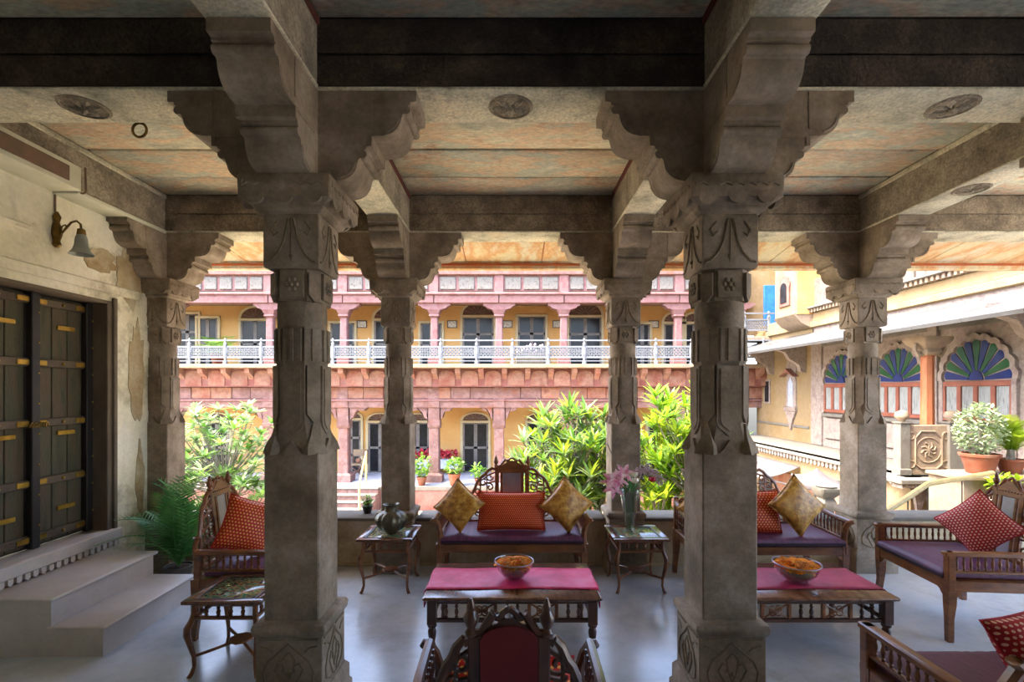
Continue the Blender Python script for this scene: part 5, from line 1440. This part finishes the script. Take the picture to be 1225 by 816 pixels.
o = m.loft(rows, caps=False, closed=False).build('canopy_cloth', 'canopy_cloth', pc, world=True); o.modifiers.new('s', 'SOLIDIFY').thickness = .015
for c_ in ca + [ (apex[0], apex[1], apex[2]-.03)]: MB().tube([(c_[0], c_[1], GZ), (c_[0], c_[1], c_[2] - .01)], .025, 6).build('pole', 'white_paint', pc, world=True)
# white carved pedestal
pe = thing('stone_pedestal', 'white carved stone pedestal beneath the cloth canopy beyond the right sofa', 'pedestal', (px(988, 8.6), 8.6, GZ))
ht = pz(583, 8.6) - GZ
MB().sq([(0, .2), (.2, .2), (.25, .13), (ht - .35, .10), (ht - .25, .13), (ht - .18, .10), (ht - .1, .16), (ht, .17)], cham=.03).build('pedestal_shaft', 'pale_stone', pe)
MB().lathe([(.15, 0), (.17, .03), (.12, .05), (.06, .06)], 12, (0, 0, ht)).build('pedestal_bowl', 'pale_stone', pe)
tag(MB().slab(6.1, 8.9, GZ, 7.3, 9.05, -.75, .01).build('courtyard_screen', 'orange_stone'), 'low orange painted wall under the cloth canopy', 'wall')
# planters on the terrace
shrub('potted_shrub', 'large terracotta pot with a dense cream and green shrub on the right terrace', (px(1172, 8.05), 8.05, .39), .26, .32, .33, .76, 'leaf_cream', .085, 900)
palm('potted_palm', 'terracotta pot with an arching bright palm on the right terrace', (px(1209, 8.05), 8.05, .39), .19, .23, .72, 34, 'leaf_bright', 'terracotta', .16, (45, 115), 24, trunk=.05)
struct('wall_planter', MB().box(7.0, 7.75, GZ, 10.5, 8.4, .33).slab(6.95, 7.7, .33, 10.5, 8.42, .39, .01), 'sandstone')
shrub('potted_shrub', 'low bright green potted plant below the terrace behind the right armchair', (px(1204, 7.5), 7.5, .10), .09, .14, .2, .16, 'leaf_bright', .14, 80)
struct('trim_3', MB().box(px(1204, 7.5) - .3, 7.3, GZ, px(1204, 7.5) + 1.5, 7.69, .098), 'pale_sandstone')
# staircase handrail and landing beyond the right bay
lh = thing('stair_handrail', 'yellow painted handrail with thin balusters beyond the right armchair', 'handrail', (4.4, 5.8, .2))
pA = Vector((px(1060, 5.9), 5.9, pz(612, 5.9))); pB = Vector((px(1110, 6.4), 6.4, pz(579, 6.4))); pC = Vector((px(1187, 7.2), 7.2, pz(566, 7.2)))
m = MB().tube([pA, pB, pC], .035, 8, flat=1.0); m.build('handrail', 'yellow_rail', lh, world=True)
for a, b, n in ((pA, pB, 2), (pB, pC, 2)):
    for k in range(n):
        p = a.lerp(b, k / n); MB().tube([(p.x, p.y, p.z - .75), (p.x, p.y, p.z - .02)], .008, 5).build('baluster', 'iron', lh, world=True)
lr = thing('stair_railing', 'short row of thin black iron balusters beside the pale right pillar, below the yellow handrail', 'railing', (3.9, 5.6, 0))
q0, q1 = Vector((px(1062, 5.6), 5.6, pz(612, 5.6))), Vector((px(1118, 5.6), 5.6, pz(634, 5.6)))
MB().tube([q0, q1], .012, 6).build('rail', 'iron', lr, world=True)
for k in range(9):
    p = q0.lerp(q1, k / 8); MB().tube([(p.x, p.y, p.z - .35), p], .007, 5).build('baluster', 'iron', lr, world=True)
struct('trim_4', MB().box(4.0, 5.32, -1.2, 8.2, 7.9, -.32), 'pale_stone')
